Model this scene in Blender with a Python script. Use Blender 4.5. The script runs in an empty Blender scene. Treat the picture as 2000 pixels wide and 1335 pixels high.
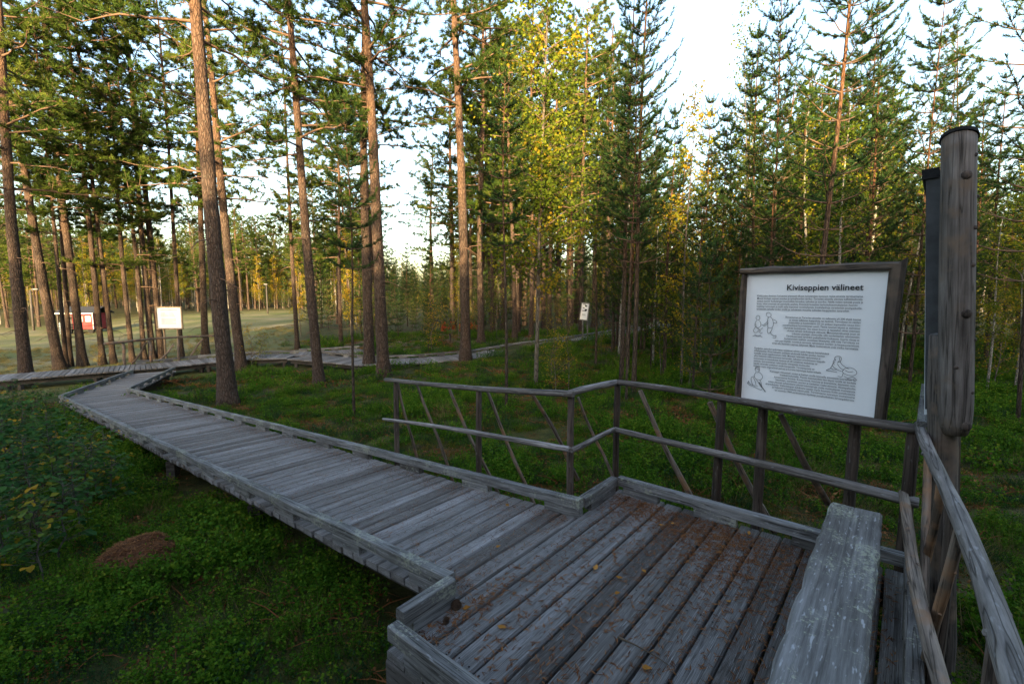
import bpy, math, random
import numpy as np
from mathutils import Vector, Matrix, noise

random.seed(7)
SC = bpy.context.scene
COL = SC.collection
RAD = math.radians

# ------------------------------------------------------------------ camera
FPX, CX, CY, CAMH, HORIZON = 917.0, 1000.0, 667.5, 1.7, 570.0
PITCH = math.atan((CY - HORIZON) / FPX)
cd = bpy.data.cameras.new('camera')
cd.sensor_width = 36.0
cd.lens = 36.0 * FPX / 2000.0
cd.clip_start = 0.05
cd.clip_end = 3000
cam = bpy.data.objects.new('camera', cd)
cam.location = (0, 0, CAMH)
cam.rotation_euler = (math.pi / 2 - PITCH, 0, 0)
COL.objects.link(cam)
SC.camera = cam

# ------------------------------------------------------------------ sky and sun
SUN_EL, SUN_FROM = 9.0, 186.0          # elevation, compass bearing the light comes from (0 = +Y, clockwise)
world = bpy.data.worlds.new('World')
SC.world = world
world.use_nodes = True
wn = world.node_tree.nodes
wl = world.node_tree.links
wn.clear()
sky = wn.new('ShaderNodeTexSky')
sky.sky_type = 'NISHITA'
sky.sun_disc = False
sky.sun_elevation = RAD(SUN_EL)
sky.sun_rotation = RAD(SUN_FROM)
sky.air_density = 1.0
sky.dust_density = 3.0
sky.ozone_density = 1.0
bg = wn.new('ShaderNodeBackground')
bg.inputs['Strength'].default_value = 0.15
wo = wn.new('ShaderNodeOutputWorld')
wl.new(sky.outputs[0], bg.inputs[0])
wl.new(bg.outputs[0], wo.inputs[0])

sd = bpy.data.lights.new('sun', 'SUN')
sd.energy = 5.0
sd.angle = RAD(0.53)
sd.color = (1.0, 0.72, 0.37)
sun = bpy.data.objects.new('sun', sd)
_b = RAD(SUN_FROM)
_to = Vector((-math.sin(_b) * math.cos(RAD(SUN_EL)), -math.cos(_b) * math.cos(RAD(SUN_EL)), -math.sin(RAD(SUN_EL))))
sun.rotation_euler = _to.to_track_quat('-Z', 'Y').to_euler()
COL.objects.link(sun)

SC.view_settings.view_transform = 'Standard'
SC.view_settings.look = 'None'
SC.view_settings.exposure = 2.68
SC.view_settings.gamma = 1.0
SC.render.engine = 'CYCLES'
SC.cycles.max_bounces = 5
SC.cycles.diffuse_bounces = 2
SC.cycles.transmission_bounces = 3
SC.cycles.use_denoising = True

# ------------------------------------------------------------------ pixel helpers (a pixel of the 2000x1335 photograph gives a direction)
def ray(x, y):
    u = (x - CX) / FPX
    v = -(y - CY) / FPX
    return Vector((u, math.cos(PITCH) + v * math.sin(PITCH), -math.sin(PITCH) + v * math.cos(PITCH)))

def pz(x, y, z):
    r = ray(x, y)
    return Vector((0, 0, CAMH)) + r * ((z - CAMH) / r.z)

def pd(x, y, d):
    r = ray(x, y)
    return Vector((0, 0, CAMH)) + r * (d / r.y)

RA = Vector((-0.310, 2.435, 0))            # where the ramp's left kerb meets the platform
RDIR = Vector((-0.770, 0.638, 0))          # ramp heading, 7 percent down
E1 = Vector((math.sin(RAD(39.8)), math.cos(RAD(39.8)), 0))    # along the planks
E2 = Vector((E1.y, -E1.x, 0))

def smooth(a, b, x):
    t = min(1.0, max(0.0, (x - a) / (b - a)))
    return t * t * (3 - 2 * t)

def lerp_tab(tab, x):
    if x <= tab[0][0]:
        return tab[0][1]
    for (x0, y0), (x1, y1) in zip(tab, tab[1:]):
        if x <= x1:
            return y0 + (y1 - y0) * (x - x0) / (x1 - x0)
    return tab[-1][1]

DROP = [(0, 0), (7, .38), (14, .78), (25, 1.02), (40, 1.3), (55, 1.45), (80, 1.2), (110, .6), (200, -2), (400, -4)]

def ground_z(x, y, bumps=True):
    rx, ry = x - RA.x, y - RA.y
    s = rx * RDIR.x + ry * RDIR.y
    t = rx * E1.x + ry * E1.y
    w = 1.0 - 0.6 * smooth(5, 17, t)
    z = -0.5 - lerp_tab(DROP, s) * w
    if bumps:
        r = math.hypot(x, y)
        k = 1.0 - smooth(30, 60, r)
        fieldk = field_mask(x, y)
        k *= (1 - 0.85 * fieldk)
        z += 0.10 * k * noise.noise(Vector((x * .8, y * .8, 3.1))) + 0.05 * k * noise.noise(Vector((x * 2.3, y * 2.3, 9.0)))
    return z

def field_mask(x, y):
    # open mown field beyond the far boardwalk, left of a line
    rx, ry = x - RA.x, y - RA.y
    s = rx * RDIR.x + ry * RDIR.y
    t = rx * E1.x + ry * E1.y
    a = smooth(16.0, 19.0, s + .5 * noise.noise(Vector((x * .25, y * .25, 0))))
    lim = 6.0 + 0.50 * (s - 16)
    b = 1.0 - smooth(lim - 1, lim + 2, t + noise.noise(Vector((x * .2, y * .2, 5))))
    far = 1.0 - smooth(62, 70, s + 6 * noise.noise(Vector((x * .05, y * .05, 7))))
    return a * b * far

def gp(x, y, h=0.0):
    """first point along the pixel's ray that is h above the ground"""
    r = ray(x, y)
    o = Vector((0, 0, CAMH))
    t = 0.6
    while t < 300:
        p = o + r * t
        if p.z <= ground_z(p.x, p.y, False) + h:
            return p
        t += 0.02 + t * 0.002
    return o + r * 300

# ------------------------------------------------------------------ materials
def mat(name):
    m = bpy.data.materials.new(name)
    m.use_nodes = True
    n = m.node_tree.nodes
    l = m.node_tree.links
    b = n['Principled BSDF']
    b.inputs['Roughness'].default_value = 0.85
    if 'Specular IOR Level' in b.inputs:
        b.inputs['Specular IOR Level'].default_value = 0.25
    return m, n, l, b

def ramp(n, stops, interp='LINEAR'):
    r = n.new('ShaderNodeValToRGB')
    r.color_ramp.interpolation = interp
    e = r.color_ramp.elements
    e[0].position, e[0].color = stops[0][0], (*stops[0][1], 1)
    e[1].position, e[1].color = stops[-1][0], (*stops[-1][1], 1)
    for p, c in stops[1:-1]:
        k = e.new(p)
        k.color = (*c, 1)
    return r

def mixc(n, l, fac, a, b, mode='MIX'):
    m = n.new('ShaderNodeMix')
    m.data_type = 'RGBA'
    m.blend_type = mode
    for sock, v in ((m.inputs[0], fac), (m.inputs[6], a), (m.inputs[7], b)):
        if hasattr(v, 'is_output'):
            l.new(v, sock)
        elif isinstance(v, (int, float)):
            sock.default_value = v
        else:
            sock.default_value = (*v, 1)
    return m.outputs[2]

def noise_tex(n, l, vec, scale, detail=4, rough=.6):
    t = n.new('ShaderNodeTexNoise')
    t.inputs['Scale'].default_value = scale
    t.inputs['Detail'].default_value = detail
    t.inputs['Roughness'].default_value = rough
    if vec is not None:
        l.new(vec, t.inputs['Vector'])
    return t

def obj_coords(n, l, scale=(1, 1, 1), rand=True):
    tc = n.new('ShaderNodeTexCoord')
    mp = n.new('ShaderNodeMapping')
    mp.inputs['Scale'].default_value = scale
    l.new(tc.outputs['Object'], mp.inputs['Vector'])
    if rand:
        oi = n.new('ShaderNodeObjectInfo')
        mu = n.new('ShaderNodeMath')
        mu.operation = 'MULTIPLY'
        mu.inputs[1].default_value = 57.0
        l.new(oi.outputs['Random'], mu.inputs[0])
        cb = n.new('ShaderNodeCombineXYZ')
        for k in range(3):
            l.new(mu.outputs[0], cb.inputs[k])
        l.new(cb.outputs[0], mp.inputs['Location'])
    return mp.outputs[0]

def bump(n, l, b, height, strength, dist):
    bp = n.new('ShaderNodeBump')
    bp.inputs['Strength'].default_value = strength
    bp.inputs['Distance'].default_value = dist
    l.new(height, bp.inputs['Height'])
    l.new(bp.outputs[0], b.inputs['Normal'])

def m_wood(name, dark, light, flecks=0.0, lichen=0.0, axis=0, warm=None, cracks=1.0):
    """weathered timber with the grain along one local axis"""
    m, n, l, b = mat(name)
    sc = [26.0, 26.0, 26.0]
    sc[axis] = 1.6
    v = obj_coords(n, l, tuple(sc))
    v2 = obj_coords(n, l, (1, 1, 1))
    g = noise_tex(n, l, v, 1.6, 6, .7)
    r = ramp(n, [(.30, dark), (.52, tuple((a + c) / 2 for a, c in zip(dark, light))), (.72, light)])
    l.new(g.outputs[0], r.inputs[0])
    blot = noise_tex(n, l, v2, 2.2, 3)
    br = ramp(n, [(.35, (.62, .60, .58)), (.7, (1.12, 1.12, 1.14))])
    l.new(blot.outputs[0], br.inputs[0])
    c = mixc(n, l, 1.0, r.outputs[0], br.outputs[0], 'MULTIPLY')
    sk = [34.0, 34.0, 34.0]
    sk[axis] = 1.1
    ck = noise_tex(n, l, obj_coords(n, l, tuple(sk)), 1.0, 2, .5)
    ca = n.new('ShaderNodeMath')
    ca.operation = 'SUBTRACT'
    l.new(ck.outputs[0], ca.inputs[0])
    ca.inputs[1].default_value = .5
    cb_ = n.new('ShaderNodeMath')
    cb_.operation = 'ABSOLUTE'
    l.new(ca.outputs[0], cb_.inputs[0])
    cr_ = ramp(n, [(0, (.28, .27, .26)), (.014, (.62, .61, .6)), (.035, (1, 1, 1))])
    l.new(cb_.outputs[0], cr_.inputs[0])
    c = mixc(n, l, cracks, c, cr_.outputs[0], 'MULTIPLY')
    oi = n.new('ShaderNodeObjectInfo')
    orr = ramp(n, [(0, (.58, .54, .51)), (.35, (.88, .86, .84)), (.65, (1, 1, 1)), (1, (1.3, 1.3, 1.32))])
    l.new(oi.outputs['Random'], orr.inputs[0])
    c = mixc(n, l, 1.0, c, orr.outputs[0], 'MULTIPLY')
    if warm:
        wt = noise_tex(n, l, v2, 5.0, 4)
        wr = ramp(n, [(.52, (0, 0, 0)), (.66, (1, 1, 1))])
        l.new(wt.outputs[0], wr.inputs[0])
        c = mixc(n, l, wr.outputs[0], c, warm)
    if flecks:
        sf = [60.0, 60.0, 60.0]
        sf[axis] = 14.0
        vf = obj_coords(n, l, tuple(sf))
        ft = noise_tex(n, l, vf, 1.0, 2)
        fr = ramp(n, [(.62, (0, 0, 0)), (.70, (flecks,) * 3)])
        l.new(ft.outputs[0], fr.inputs[0])
        c = mixc(n, l, fr.outputs[0], c, (.34, .345, .36))
    if lichen:
        lt = noise_tex(n, l, v2, 60.0, 3, .7)
        lm = noise_tex(n, l, v2, 4.0, 2)
        mm = n.new('ShaderNodeMath')
        mm.operation = 'MULTIPLY'
        l.new(lt.outputs[0], mm.inputs[0])
        l.new(lm.outputs[0], mm.inputs[1])
        lr = ramp(n, [(.295, (0, 0, 0)), (.36, (lichen,) * 3)])
        l.new(mm.outputs[0], lr.inputs[0])
        c = mixc(n, l, lr.outputs[0], c, (.36, .38, .27))
    l.new(c, b.inputs['Base Color'])
    b.inputs['Roughness'].default_value = 0.75
    hh_ = mixc(n, l, .5 * cracks, g.outputs[0], cr_.outputs[0])
    bump(n, l, b, hh_, .7, .008)
    return m

def m_bark(name, low, high, z0, z1, specks=.5):
    m, n, l, b = mat(name)
    v = obj_coords(n, l, (20, 20, 6.0))
    tc = n.new('ShaderNodeTexCoord')
    sp = n.new('ShaderNodeSeparateXYZ')
    l.new(tc.outputs['Object'], sp.inputs[0])
    mr = n.new('ShaderNodeMapRange')
    mr.inputs[1].default_value = z0
    mr.inputs[2].default_value = z1
    l.new(sp.outputs[2], mr.inputs[0])
    wob = noise_tex(n, l, v, .12, 3)
    ad = n.new('ShaderNodeMath')
    ad.operation = 'ADD'
    l.new(mr.outputs[0], ad.inputs[0])
    sb = n.new('ShaderNodeMath')
    sb.operation = 'SUBTRACT'
    l.new(wob.outputs[0], sb.inputs[0])
    sb.inputs[1].default_value = .5
    l.new(sb.outputs[0], ad.inputs[1])
    cl = n.new('ShaderNodeClamp')
    l.new(ad.outputs[0], cl.inputs[0])
    base = mixc(n, l, cl.outputs[0], low, high)
    vo = n.new('ShaderNodeTexVoronoi')
    vo.feature = 'DISTANCE_TO_EDGE'
    vo.inputs['Scale'].default_value = 1.0
    nz = noise_tex(n, l, v, 1.4, 4)
    dv = mixc(n, l, .35, v, nz.outputs[1], 'ADD')
    l.new(dv, vo.inputs['Vector'])
    cr = ramp(n, [(0, (.42, .40, .38)), (.22, (1, 1, 1))])
    l.new(vo.outputs['Distance'], cr.inputs[0])
    c = mixc(n, l, 1.0, base, cr.outputs[0], 'MULTIPLY')
    fl = noise_tex(n, l, v, .9, 6, .75)
    fr = ramp(n, [(.3, (.6, .58, .56)), (.7, (1.35, 1.32, 1.28))])
    l.new(fl.outputs[0], fr.inputs[0])
    c = mixc(n, l, 1.0, c, fr.outputs[0], 'MULTIPLY')
    if specks:
        st = noise_tex(n, l, v, 2.6, 2)
        sr = ramp(n, [(.64, (0, 0, 0)), (.70, (specks,) * 3)])
        l.new(st.outputs[0], sr.inputs[0])
        c = mixc(n, l, sr.outputs[0], c, (.20, .205, .17))
    l.new(c, b.inputs['Base Color'])
    b.inputs['Roughness'].default_value = .9
    h = mixc(n, l, .5, cr.outputs[0], fl.outputs[0])
    bump(n, l, b, h, 1.0, .05)
    return m

def m_leaf(name, stops, trans=.35, rough=.5):
    """leaf or needle: colour from the per-leaf value, light passes through"""
    m, n, l, b = mat(name)
    at = n.new('ShaderNodeAttribute')
    at.attribute_name = 'rnd'
    oi = n.new('ShaderNodeObjectInfo')
    ad = n.new('ShaderNodeMath')
    ad.operation = 'MULTIPLY_ADD'
    ad.inputs[1].default_value = .25
    l.new(oi.outputs['Random'], ad.inputs[0])
    sb = n.new('ShaderNodeMath')
    sb.operation = 'SUBTRACT'
    l.new(at.outputs['Fac'], sb.inputs[0])
    sb.inputs[1].default_value = .125
    l.new(sb.outputs[0], ad.inputs[2])
    r = ramp(n, stops)
    l.new(ad.outputs[0], r.inputs[0])
    l.new(r.outputs[0], b.inputs['Base Color'])
    b.inputs['Roughness'].default_value = max(rough, .7)
    b.inputs['Specular IOR Level'].default_value = .08
    tr = n.new('ShaderNodeBsdfTranslucent')
    l.new(r.outputs[0], tr.inputs['Color'])
    mx = n.new('ShaderNodeMixShader')
    mx.inputs[0].default_value = trans
    l.new(b.outputs[0], mx.inputs[1])
    l.new(tr.outputs[0], mx.inputs[2])
    l.new(mx.outputs[0], n['Material Output'].inputs[0])
    return m

def m_plain(name, col, rough=.7, var=.25, scale=6.0, bumpk=0.0):
    m, n, l, b = mat(name)
    v = obj_coords(n, l)
    t = noise_tex(n, l, v, scale, 4)
    r = ramp(n, [(.3, tuple(c * (1 - var) for c in col)), (.7, tuple(min(1, c * (1 + var)) for c in col))])
    l.new(t.outputs[0], r.inputs[0])
    l.new(r.outputs[0], b.inputs['Base Color'])
    b.inputs['Roughness'].default_value = rough
    if bumpk:
        bump(n, l, b, t.outputs[0], bumpk, .02)
    return m

def m_ground():
    m, n, l, b = mat('forest_floor')
    tc = n.new('ShaderNodeTexCoord')
    v = tc.outputs['Object']
    big = noise_tex(n, l, v, .55, 4)
    mid = noise_tex(n, l, v, 3.0, 5, .65)
    fine = noise_tex(n, l, v, 26.0, 5, .7)
    moss = ramp(n, [(.3, (.016, .022, .004)), (.5, (.045, .048, .008)), (.7, (.10, .082, .017))])
    l.new(mid.outputs[0], moss.inputs[0])
    litter = ramp(n, [(.3, (.018, .011, .006)), (.6, (.062, .038, .020)), (.8, (.13, .10, .066))])
    l.new(fine.outputs[0], litter.inputs[0])
    sel = ramp(n, [(.55, (0, 0, 0)), (.70, (1, 1, 1))])
    l.new(big.outputs[0], sel.inputs[0])
    c = mixc(n, l, sel.outputs[0], moss.outputs[0], litter.outputs[0])
    fr = ramp(n, [(.3, (.55, .55, .55)), (.7, (1.3, 1.3, 1.3))])
    l.new(fine.outputs[0], fr.inputs[0])
    c = mixc(n, l, 1.0, c, fr.outputs[0], 'MULTIPLY')
    # mown field
    grass = ramp(n, [(.35, (.085, .105, .024)), (.52, (.135, .130, .050)), (.68, (.20, .175, .10))])
    gm = noise_tex(n, l, v, .22, 5, .6)
    l.new(gm.outputs[0], grass.inputs[0])
    g2 = mixc(n, l, 1.0, grass.outputs[0], fr.outputs[0], 'MULTIPLY')
    at = n.new('ShaderNodeAttribute')
    at.attribute_name = 'field'
    c = mixc(n, l, at.outputs['Fac'], c, g2)
    at2 = n.new('ShaderNodeAttribute')
    at2.attribute_name = 'bare'
    earth = ramp(n, [(.3, (.10, .065, .04)), (.7, (.24, .17, .115))])
    l.new(mid.outputs[0], earth.inputs[0])
    e2 = mixc(n, l, 1.0, earth.outputs[0], fr.outputs[0], 'MULTIPLY')
    c = mixc(n, l, at2.outputs['Fac'], c, e2)
    l.new(c, b.inputs['Base Color'])
    b.inputs['Roughness'].default_value = .95
    bump(n, l, b, fine.outputs[0], .8, .05)
    return m

M = {}
M['ground'] = m_ground()
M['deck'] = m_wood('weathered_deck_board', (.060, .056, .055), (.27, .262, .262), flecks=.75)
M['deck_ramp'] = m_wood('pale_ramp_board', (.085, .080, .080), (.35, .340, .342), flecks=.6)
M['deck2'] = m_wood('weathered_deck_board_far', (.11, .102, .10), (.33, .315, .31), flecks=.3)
M['kerb'] = m_wood('weathered_kerb_timber', (.062, .062, .063), (.25, .25, .253), flecks=.35, lichen=.38)
M['dark_timber'] = m_wood('dark_brown_timber', (.022, .019, .017), (.085, .078, .072), flecks=.15)  # dark brown grain for joists, support posts, legs and poles
M['rail'] = m_wood('weathered_pole', (.07, .062, .058), (.30, .28, .272), flecks=.35, axis=2)
M['post'] = m_wood('brown_pole', (.032, .024, .019), (.125, .095, .078), flecks=.15, axis=2)
M['brace'] = m_wood('barked_pole', (.06, .047, .038), (.27, .215, .175), axis=2, warm=(.23, .13, .075))
M['bench'] = m_wood('lichened_bench_plank', (.075, .072, .070), (.27, .27, .272), flecks=.8, lichen=.5, cracks=.3)
M['log'] = m_wood('big_grey_log', (.038, .031, .027), (.18, .16, .146), axis=2, warm=(.13, .095, .07))
M['frame'] = m_wood('board_frame_wood', (.04, .03, .023), (.17, .138, .115), axis=0, warm=(.12, .085, .06))
M['frame_v'] = m_wood('board_frame_wood_upright', (.045, .034, .026), (.19, .155, .13), axis=2, warm=(.12, .085, .06))
M['fresh'] = m_wood('pale_board_frame', (.32, .23, .13), (.55, .42, .27), axis=2)
M['panel'] = m_plain('white_sign_panel', (.70, .72, .75), .35, .03)
M['ink'] = m_plain('black_print', (.012, .012, .014), .5, .1)
M['ink_soft'] = m_plain('grey_print', (.045, .05, .06), .5, .1)
M['tin'] = m_plain('dull_tin', (.05, .052, .055), .6, .3, 12)
M['felt'] = m_plain('black_roofing_felt', (.012, .012, .013), .9, .3, 20, .5)
M['pine_bark'] = m_bark('pine_bark', (.060, .043, .035), (.130, .074, .047), 4.0, 13.0)
M['young_bark'] = m_bark('young_pine_bark', (.055, .042, .032), (.13, .065, .034), 2.0, 6.0, .35)
M['birch_bark'] = m_bark('birch_bark', (.24, .235, .22), (.36, .35, .33), 0.0, 3.0, 0)
M['grey_stem'] = m_bark('grey_stem_bark', (.12, .11, .095), (.15, .13, .11), 0.0, 3.0, .5)
M['branch'] = m_plain('pine_branch_bark', (.10, .062, .042), .9, .3)
M['twig'] = m_plain('twig_bark', (.085, .06, .042), .9, .3)
M['needle'] = m_leaf('pine_needles', [(0, (.016, .033, .006)), (.5, (.038, .072, .012)), (1, (.105, .128, .019))], .32)
M['needle_blue'] = m_leaf('young_pine_needles', [(0, (.010, .032, .010)), (.5, (.024, .058, .016)), (1, (.060, .092, .020))], .3)
M['birch_leaf'] = m_leaf('birch_leaves', [(0, (.040, .075, .008)), (.55, (.115, .145, .012)), (.8, (.26, .20, .016)), (1, (.32, .19, .014))], .45)  # leaf tones brightened, partly in place of golden sunlight on far birches
M['yellow_leaf'] = m_leaf('yellowing_sun_tinted_leaves', [(0, (.045, .085, .010)), (.35, (.15, .16, .014)), (.7, (.30, .21, .016)), (1, (.34, .17, .012))], .45)  # autumn yellow, brightened further to stand in for golden sunlight
M['aspen_leaf'] = m_leaf('aspen_leaves', [(0, (.026, .080, .020)), (.6, (.062, .130, .030)), (.82, (.14, .155, .018)), (1, (.36, .21, .018))], .35, .5)
M['berry_leaf'] = m_leaf('blueberry_leaves', [(0, (.012, .046, .003)), (.5, (.050, .125, .007)), (.85, (.125, .195, .014)), (1, (.20, .14, .018))], .35)
M['crow_leaf'] = m_leaf('crowberry_shoots', [(0, (.010, .034, .012)), (.6, (.024, .058, .018)), (1, (.055, .085, .022))], .25)
M['moss_leaf'] = m_leaf('moss_shoots', [(0, (.036, .050, .006)), (.6, (.100, .105, .013)), (1, (.18, .145, .026))], .3)
M['grass_leaf'] = m_leaf('dry_grass', [(0, (.06, .07, .015)), (.6, (.14, .115, .038)), (1, (.22, .17, .075))], .3)
M['litter'] = m_leaf('fallen_needles', [(0, (.06, .022, .008)), (.5, (.14, .052, .018)), (1, (.27, .13, .05))], .05)
M['dead_leaf'] = m_leaf('fallen_birch_leaf', [(0, (.24, .105, .02)), (1, (.36, .18, .05))], .15)
M['cone'] = m_plain('pine_cone', (.07, .045, .03), .8, .5, 60)
M['anthill'] = m_plain('anthill_needles', (.085, .036, .018), .95, .6, 40, 1.0)
M['red'] = m_plain('red_painted_board', (.20, .014, .018), .6, .15)
M['white'] = m_plain('white_paint', (.52, .51, .50), .5, .04)
M['roof'] = m_plain('dark_roof_felt', (.018, .02, .025), .8, .2)
M['curtain'] = m_plain('pale_window_blind', (.30, .33, .37), .3, .1)
M['bluegrey'] = m_plain('blue_grey_paint', (.10, .135, .17), .6, .15)
M['steel'] = m_plain('galvanised_steel', (.12, .12, .12), .45, .15)
M['red_leaf'] = m_leaf('red_autumn_leaves', [(0, (.30, .04, .02)), (1, (.45, .08, .03))], .35)
M['stone'] = m_plain('grey_stone', (.30, .29, .27), .9, .35, 9, .5)

# ------------------------------------------------------------------ mesh builder
class MB:
    def __init__(self):
        self.v, self.f, self.r, self.mi, self.n = [], [], [], [], 0

    def add(self, verts, faces, rnd=.5, mi=0):
        o = len(self.v)
        self.v.extend([tuple(p) for p in verts])
        for fc in faces:
            self.f.append(tuple(i + o for i in fc))
            self.r.append(rnd)
            self.mi.append(mi)

    def box(self, c, s, rot=None, jit=0.0, mi=0):
        hx, hy, hz = s[0] / 2, s[1] / 2, s[2] / 2
        vs = []
        for sx, sy, sz in ((-1, -1, -1), (1, -1, -1), (1, 1, -1), (-1, 1, -1), (-1, -1, 1), (1, -1, 1), (1, 1, 1), (-1, 1, 1)):
            p = Vector((sx * hx + random.uniform(-jit, jit), sy * hy + random.uniform(-jit, jit), sz * hz + random.uniform(-jit, jit)))
            if rot is not None:
                p = rot @ p
            vs.append(p + Vector(c))
        self.add(vs, [(0, 3, 2, 1), (4, 5, 6, 7), (0, 1, 5, 4), (1, 2, 6, 5), (2, 3, 7, 6), (3, 0, 4, 7)], mi=mi)

    def tube(self, pts, rad, sides=8, caps=True, wob=0.0, mi=0):
        pts = [Vector(p) for p in pts]
        rings = []
        up = None
        for i, p in enumerate(pts):
            a = pts[max(0, i - 1)]
            b = pts[min(len(pts) - 1, i + 1)]
            d = (b - a)
            if d.length < 1e-9:
                d = Vector((0, 0, 1))
            d.normalize()
            if up is None:
                up = Vector((1, 0, 0)) if abs(d.x) < .8 else Vector((0, 1, 0))
            x = (up - d * up.dot(d)).normalized()
            y = d.cross(x)
            up = x
            r = rad[i] if hasattr(rad, '__len__') else rad
            rings.append([p + (x * math.cos(2 * math.pi * k / sides) + y * math.sin(2 * math.pi * k / sides)) * r * (1 + random.uniform(-wob, wob)) for k in range(sides)])
        vs = [q for rg in rings for q in rg]
        fs = []
        for i in range(len(rings) - 1):
            for k in range(sides):
                k2 = (k + 1) % sides
                fs.append((i * sides + k, i * sides + k2, (i + 1) * sides + k2, (i + 1) * sides + k))
        if caps:
            fs.append(tuple(range(sides - 1, -1, -1)))
            fs.append(tuple((len(rings) - 1) * sides + k for k in range(sides)))
        self.add(vs, fs, mi=mi)

    def mesh(self, name, mats, smooth_=False):
        me = bpy.data.meshes.new(name)
        me.from_pydata(self.v, [], self.f)
        at = me.attributes.new('rnd', 'FLOAT', 'FACE')
        at.data.foreach_set('value', np.array(self.r, dtype=np.float32))
        if not isinstance(mats, (list, tuple)):
            mats = [mats]
        for m in mats:
            me.materials.append(m)
        if len(mats) > 1:
            me.polygons.foreach_set('material_index', np.array(self.mi, dtype=np.int32))
        if smooth_:
            me.polygons.foreach_set('use_smooth', np.ones(len(me.polygons), dtype=bool))
        me.update()
        return me

    def build(self, name, mats, parent=None, smooth_=False):
        return link(name, self.mesh(name, mats, smooth_), parent)

def link(name, me, parent=None, loc=None, mtx=None):
    o = bpy.data.objects.new(name, me)
    COL.objects.link(o)
    if parent is not None:
        o.parent = parent
    if mtx is not None:
        o.matrix_local = mtx
    elif loc is not None:
        o.location = loc
    return o

def empty(name, loc=(0, 0, 0), rz=0.0):
    o = bpy.data.objects.new(name, None)
    o.empty_display_size = .2
    COL.objects.link(o)
    o.location = loc
    o.rotation_euler = (0, 0, rz)
    return o

def tag(o, label=None, cat=None, group=None, kind=None):
    if label:
        o['label'] = label
    if cat:
        o['category'] = cat
    if group:
        o['group'] = group
    if kind:
        o['kind'] = kind
    return o

# ------------------------------------------------------------------ ground
def build_ground():
    radii = [0.0]
    r = .35
    while r < 700:
        radii.append(r)
        r *= 1.045 if r < 40 else 1.10
        if r < 12:
            r = min(r, radii[-1] + .14)
    na = 300
    vs, fs, fld, bare = [(0, 0, ground_z(0, 0))], [], [0.0], [0.0]
    mound = gp(895, 662)
    for r in radii[1:]:
        for k in range(na):
            # finer steps in the direction of view
            q = k / na * 2 - 1
            a = math.pi * (0.42 * q + 0.58 * q ** 3)
            x, y = r * math.sin(a), r * math.cos(a)
            vs.append((x, y, ground_z(x, y)))
            fld.append(field_mask(x, y))
            dd = math.hypot((x - mound.x) / 7.5, (y - mound.y) / 3.2)
            trod = math.hypot(x - 3.4, y - 2.0)
            bare.append(max(.9 * (1 - smooth(.7, 1.15, dd + .35 * noise.noise(Vector((x, y, 1))))), .35 * (1 - smooth(.8, 2.2, trod))))
    for k in range(na):
        fs.append((0, 1 + (k + 1) % na, 1 + k))
    for i in range(len(radii) - 2):
        for k in range(na):
            k2 = (k + 1) % na
            a, b = 1 + i * na, 1 + (i + 1) * na
            fs.append((a + k, a + k2, b + k2, b + k))
    me = bpy.data.meshes.new('ground')
    me.from_pydata(vs, [], fs)
    for nm, dat in (('field', fld), ('bare', bare)):
        at = me.attributes.new(nm, 'FLOAT', 'POINT')
        at.data.foreach_set('value', np.array(dat, dtype=np.float32))
    me.materials.append(M['ground'])
    me.polygons.foreach_set('use_smooth', np.ones(len(me.polygons), dtype=bool))
    me.update()
    me.flip_normals() if me.polygons[200].normal.z < 0 else None
    o = link('ground', me)
    tag(o, 'mossy forest floor running out into a mown field', None, None, 'structure')

build_ground()

# ------------------------------------------------------------------ boardwalks
PLANKS = []
for k in range(6):
    # unit board: length 1 along x, width 1 along y, thickness 1 along z, with worn edges
    mb = MB()
    nx = 6
    sec = [(-.5, -.5), (-.5, .25), (-.44, .5), (.44, .5), (.5, .25), (.5, -.5)]
    vs, fs = [], []
    for i in range(nx + 1):
        x = i / nx - .5
        w = random.uniform(-.02, .02)
        dz = random.uniform(-.06, .06)
        for (y, z) in sec:
            vs.append((x, y * (1 + random.uniform(-.02, .02)) + w * .5, z + dz * (z > 0)))
    c = len(sec)
    for i in range(nx):
        for j in range(c):
            j2 = (j + 1) % c
            fs.append((i * c + j, (i + 1) * c + j, (i + 1) * c + j2, i * c + j2))
    fs.append(tuple(range(c)))
    fs.append(tuple(nx * c + j for j in range(c - 1, -1, -1)))
    mb.add(vs, fs)
    PLANKS.append(mb)
PLANK_ME = {key: [mb.mesh('plank', M[key]) for mb in PLANKS] for key in ('deck', 'deck2', 'deck_ramp')}

def frame_mtx(o, x, y, scale=(1, 1, 1)):
    x = x.normalized()
    z = x.cross(y).normalized()
    y = z.cross(x)
    m = Matrix(((x.x * scale[0], y.x * scale[1], z.x * scale[2], o.x),
                (x.y * scale[0], y.y * scale[1], z.y * scale[2], o.y),
                (x.z * scale[0], y.z * scale[1], z.z * scale[2], o.z), (0, 0, 0, 1)))
    return m

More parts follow.
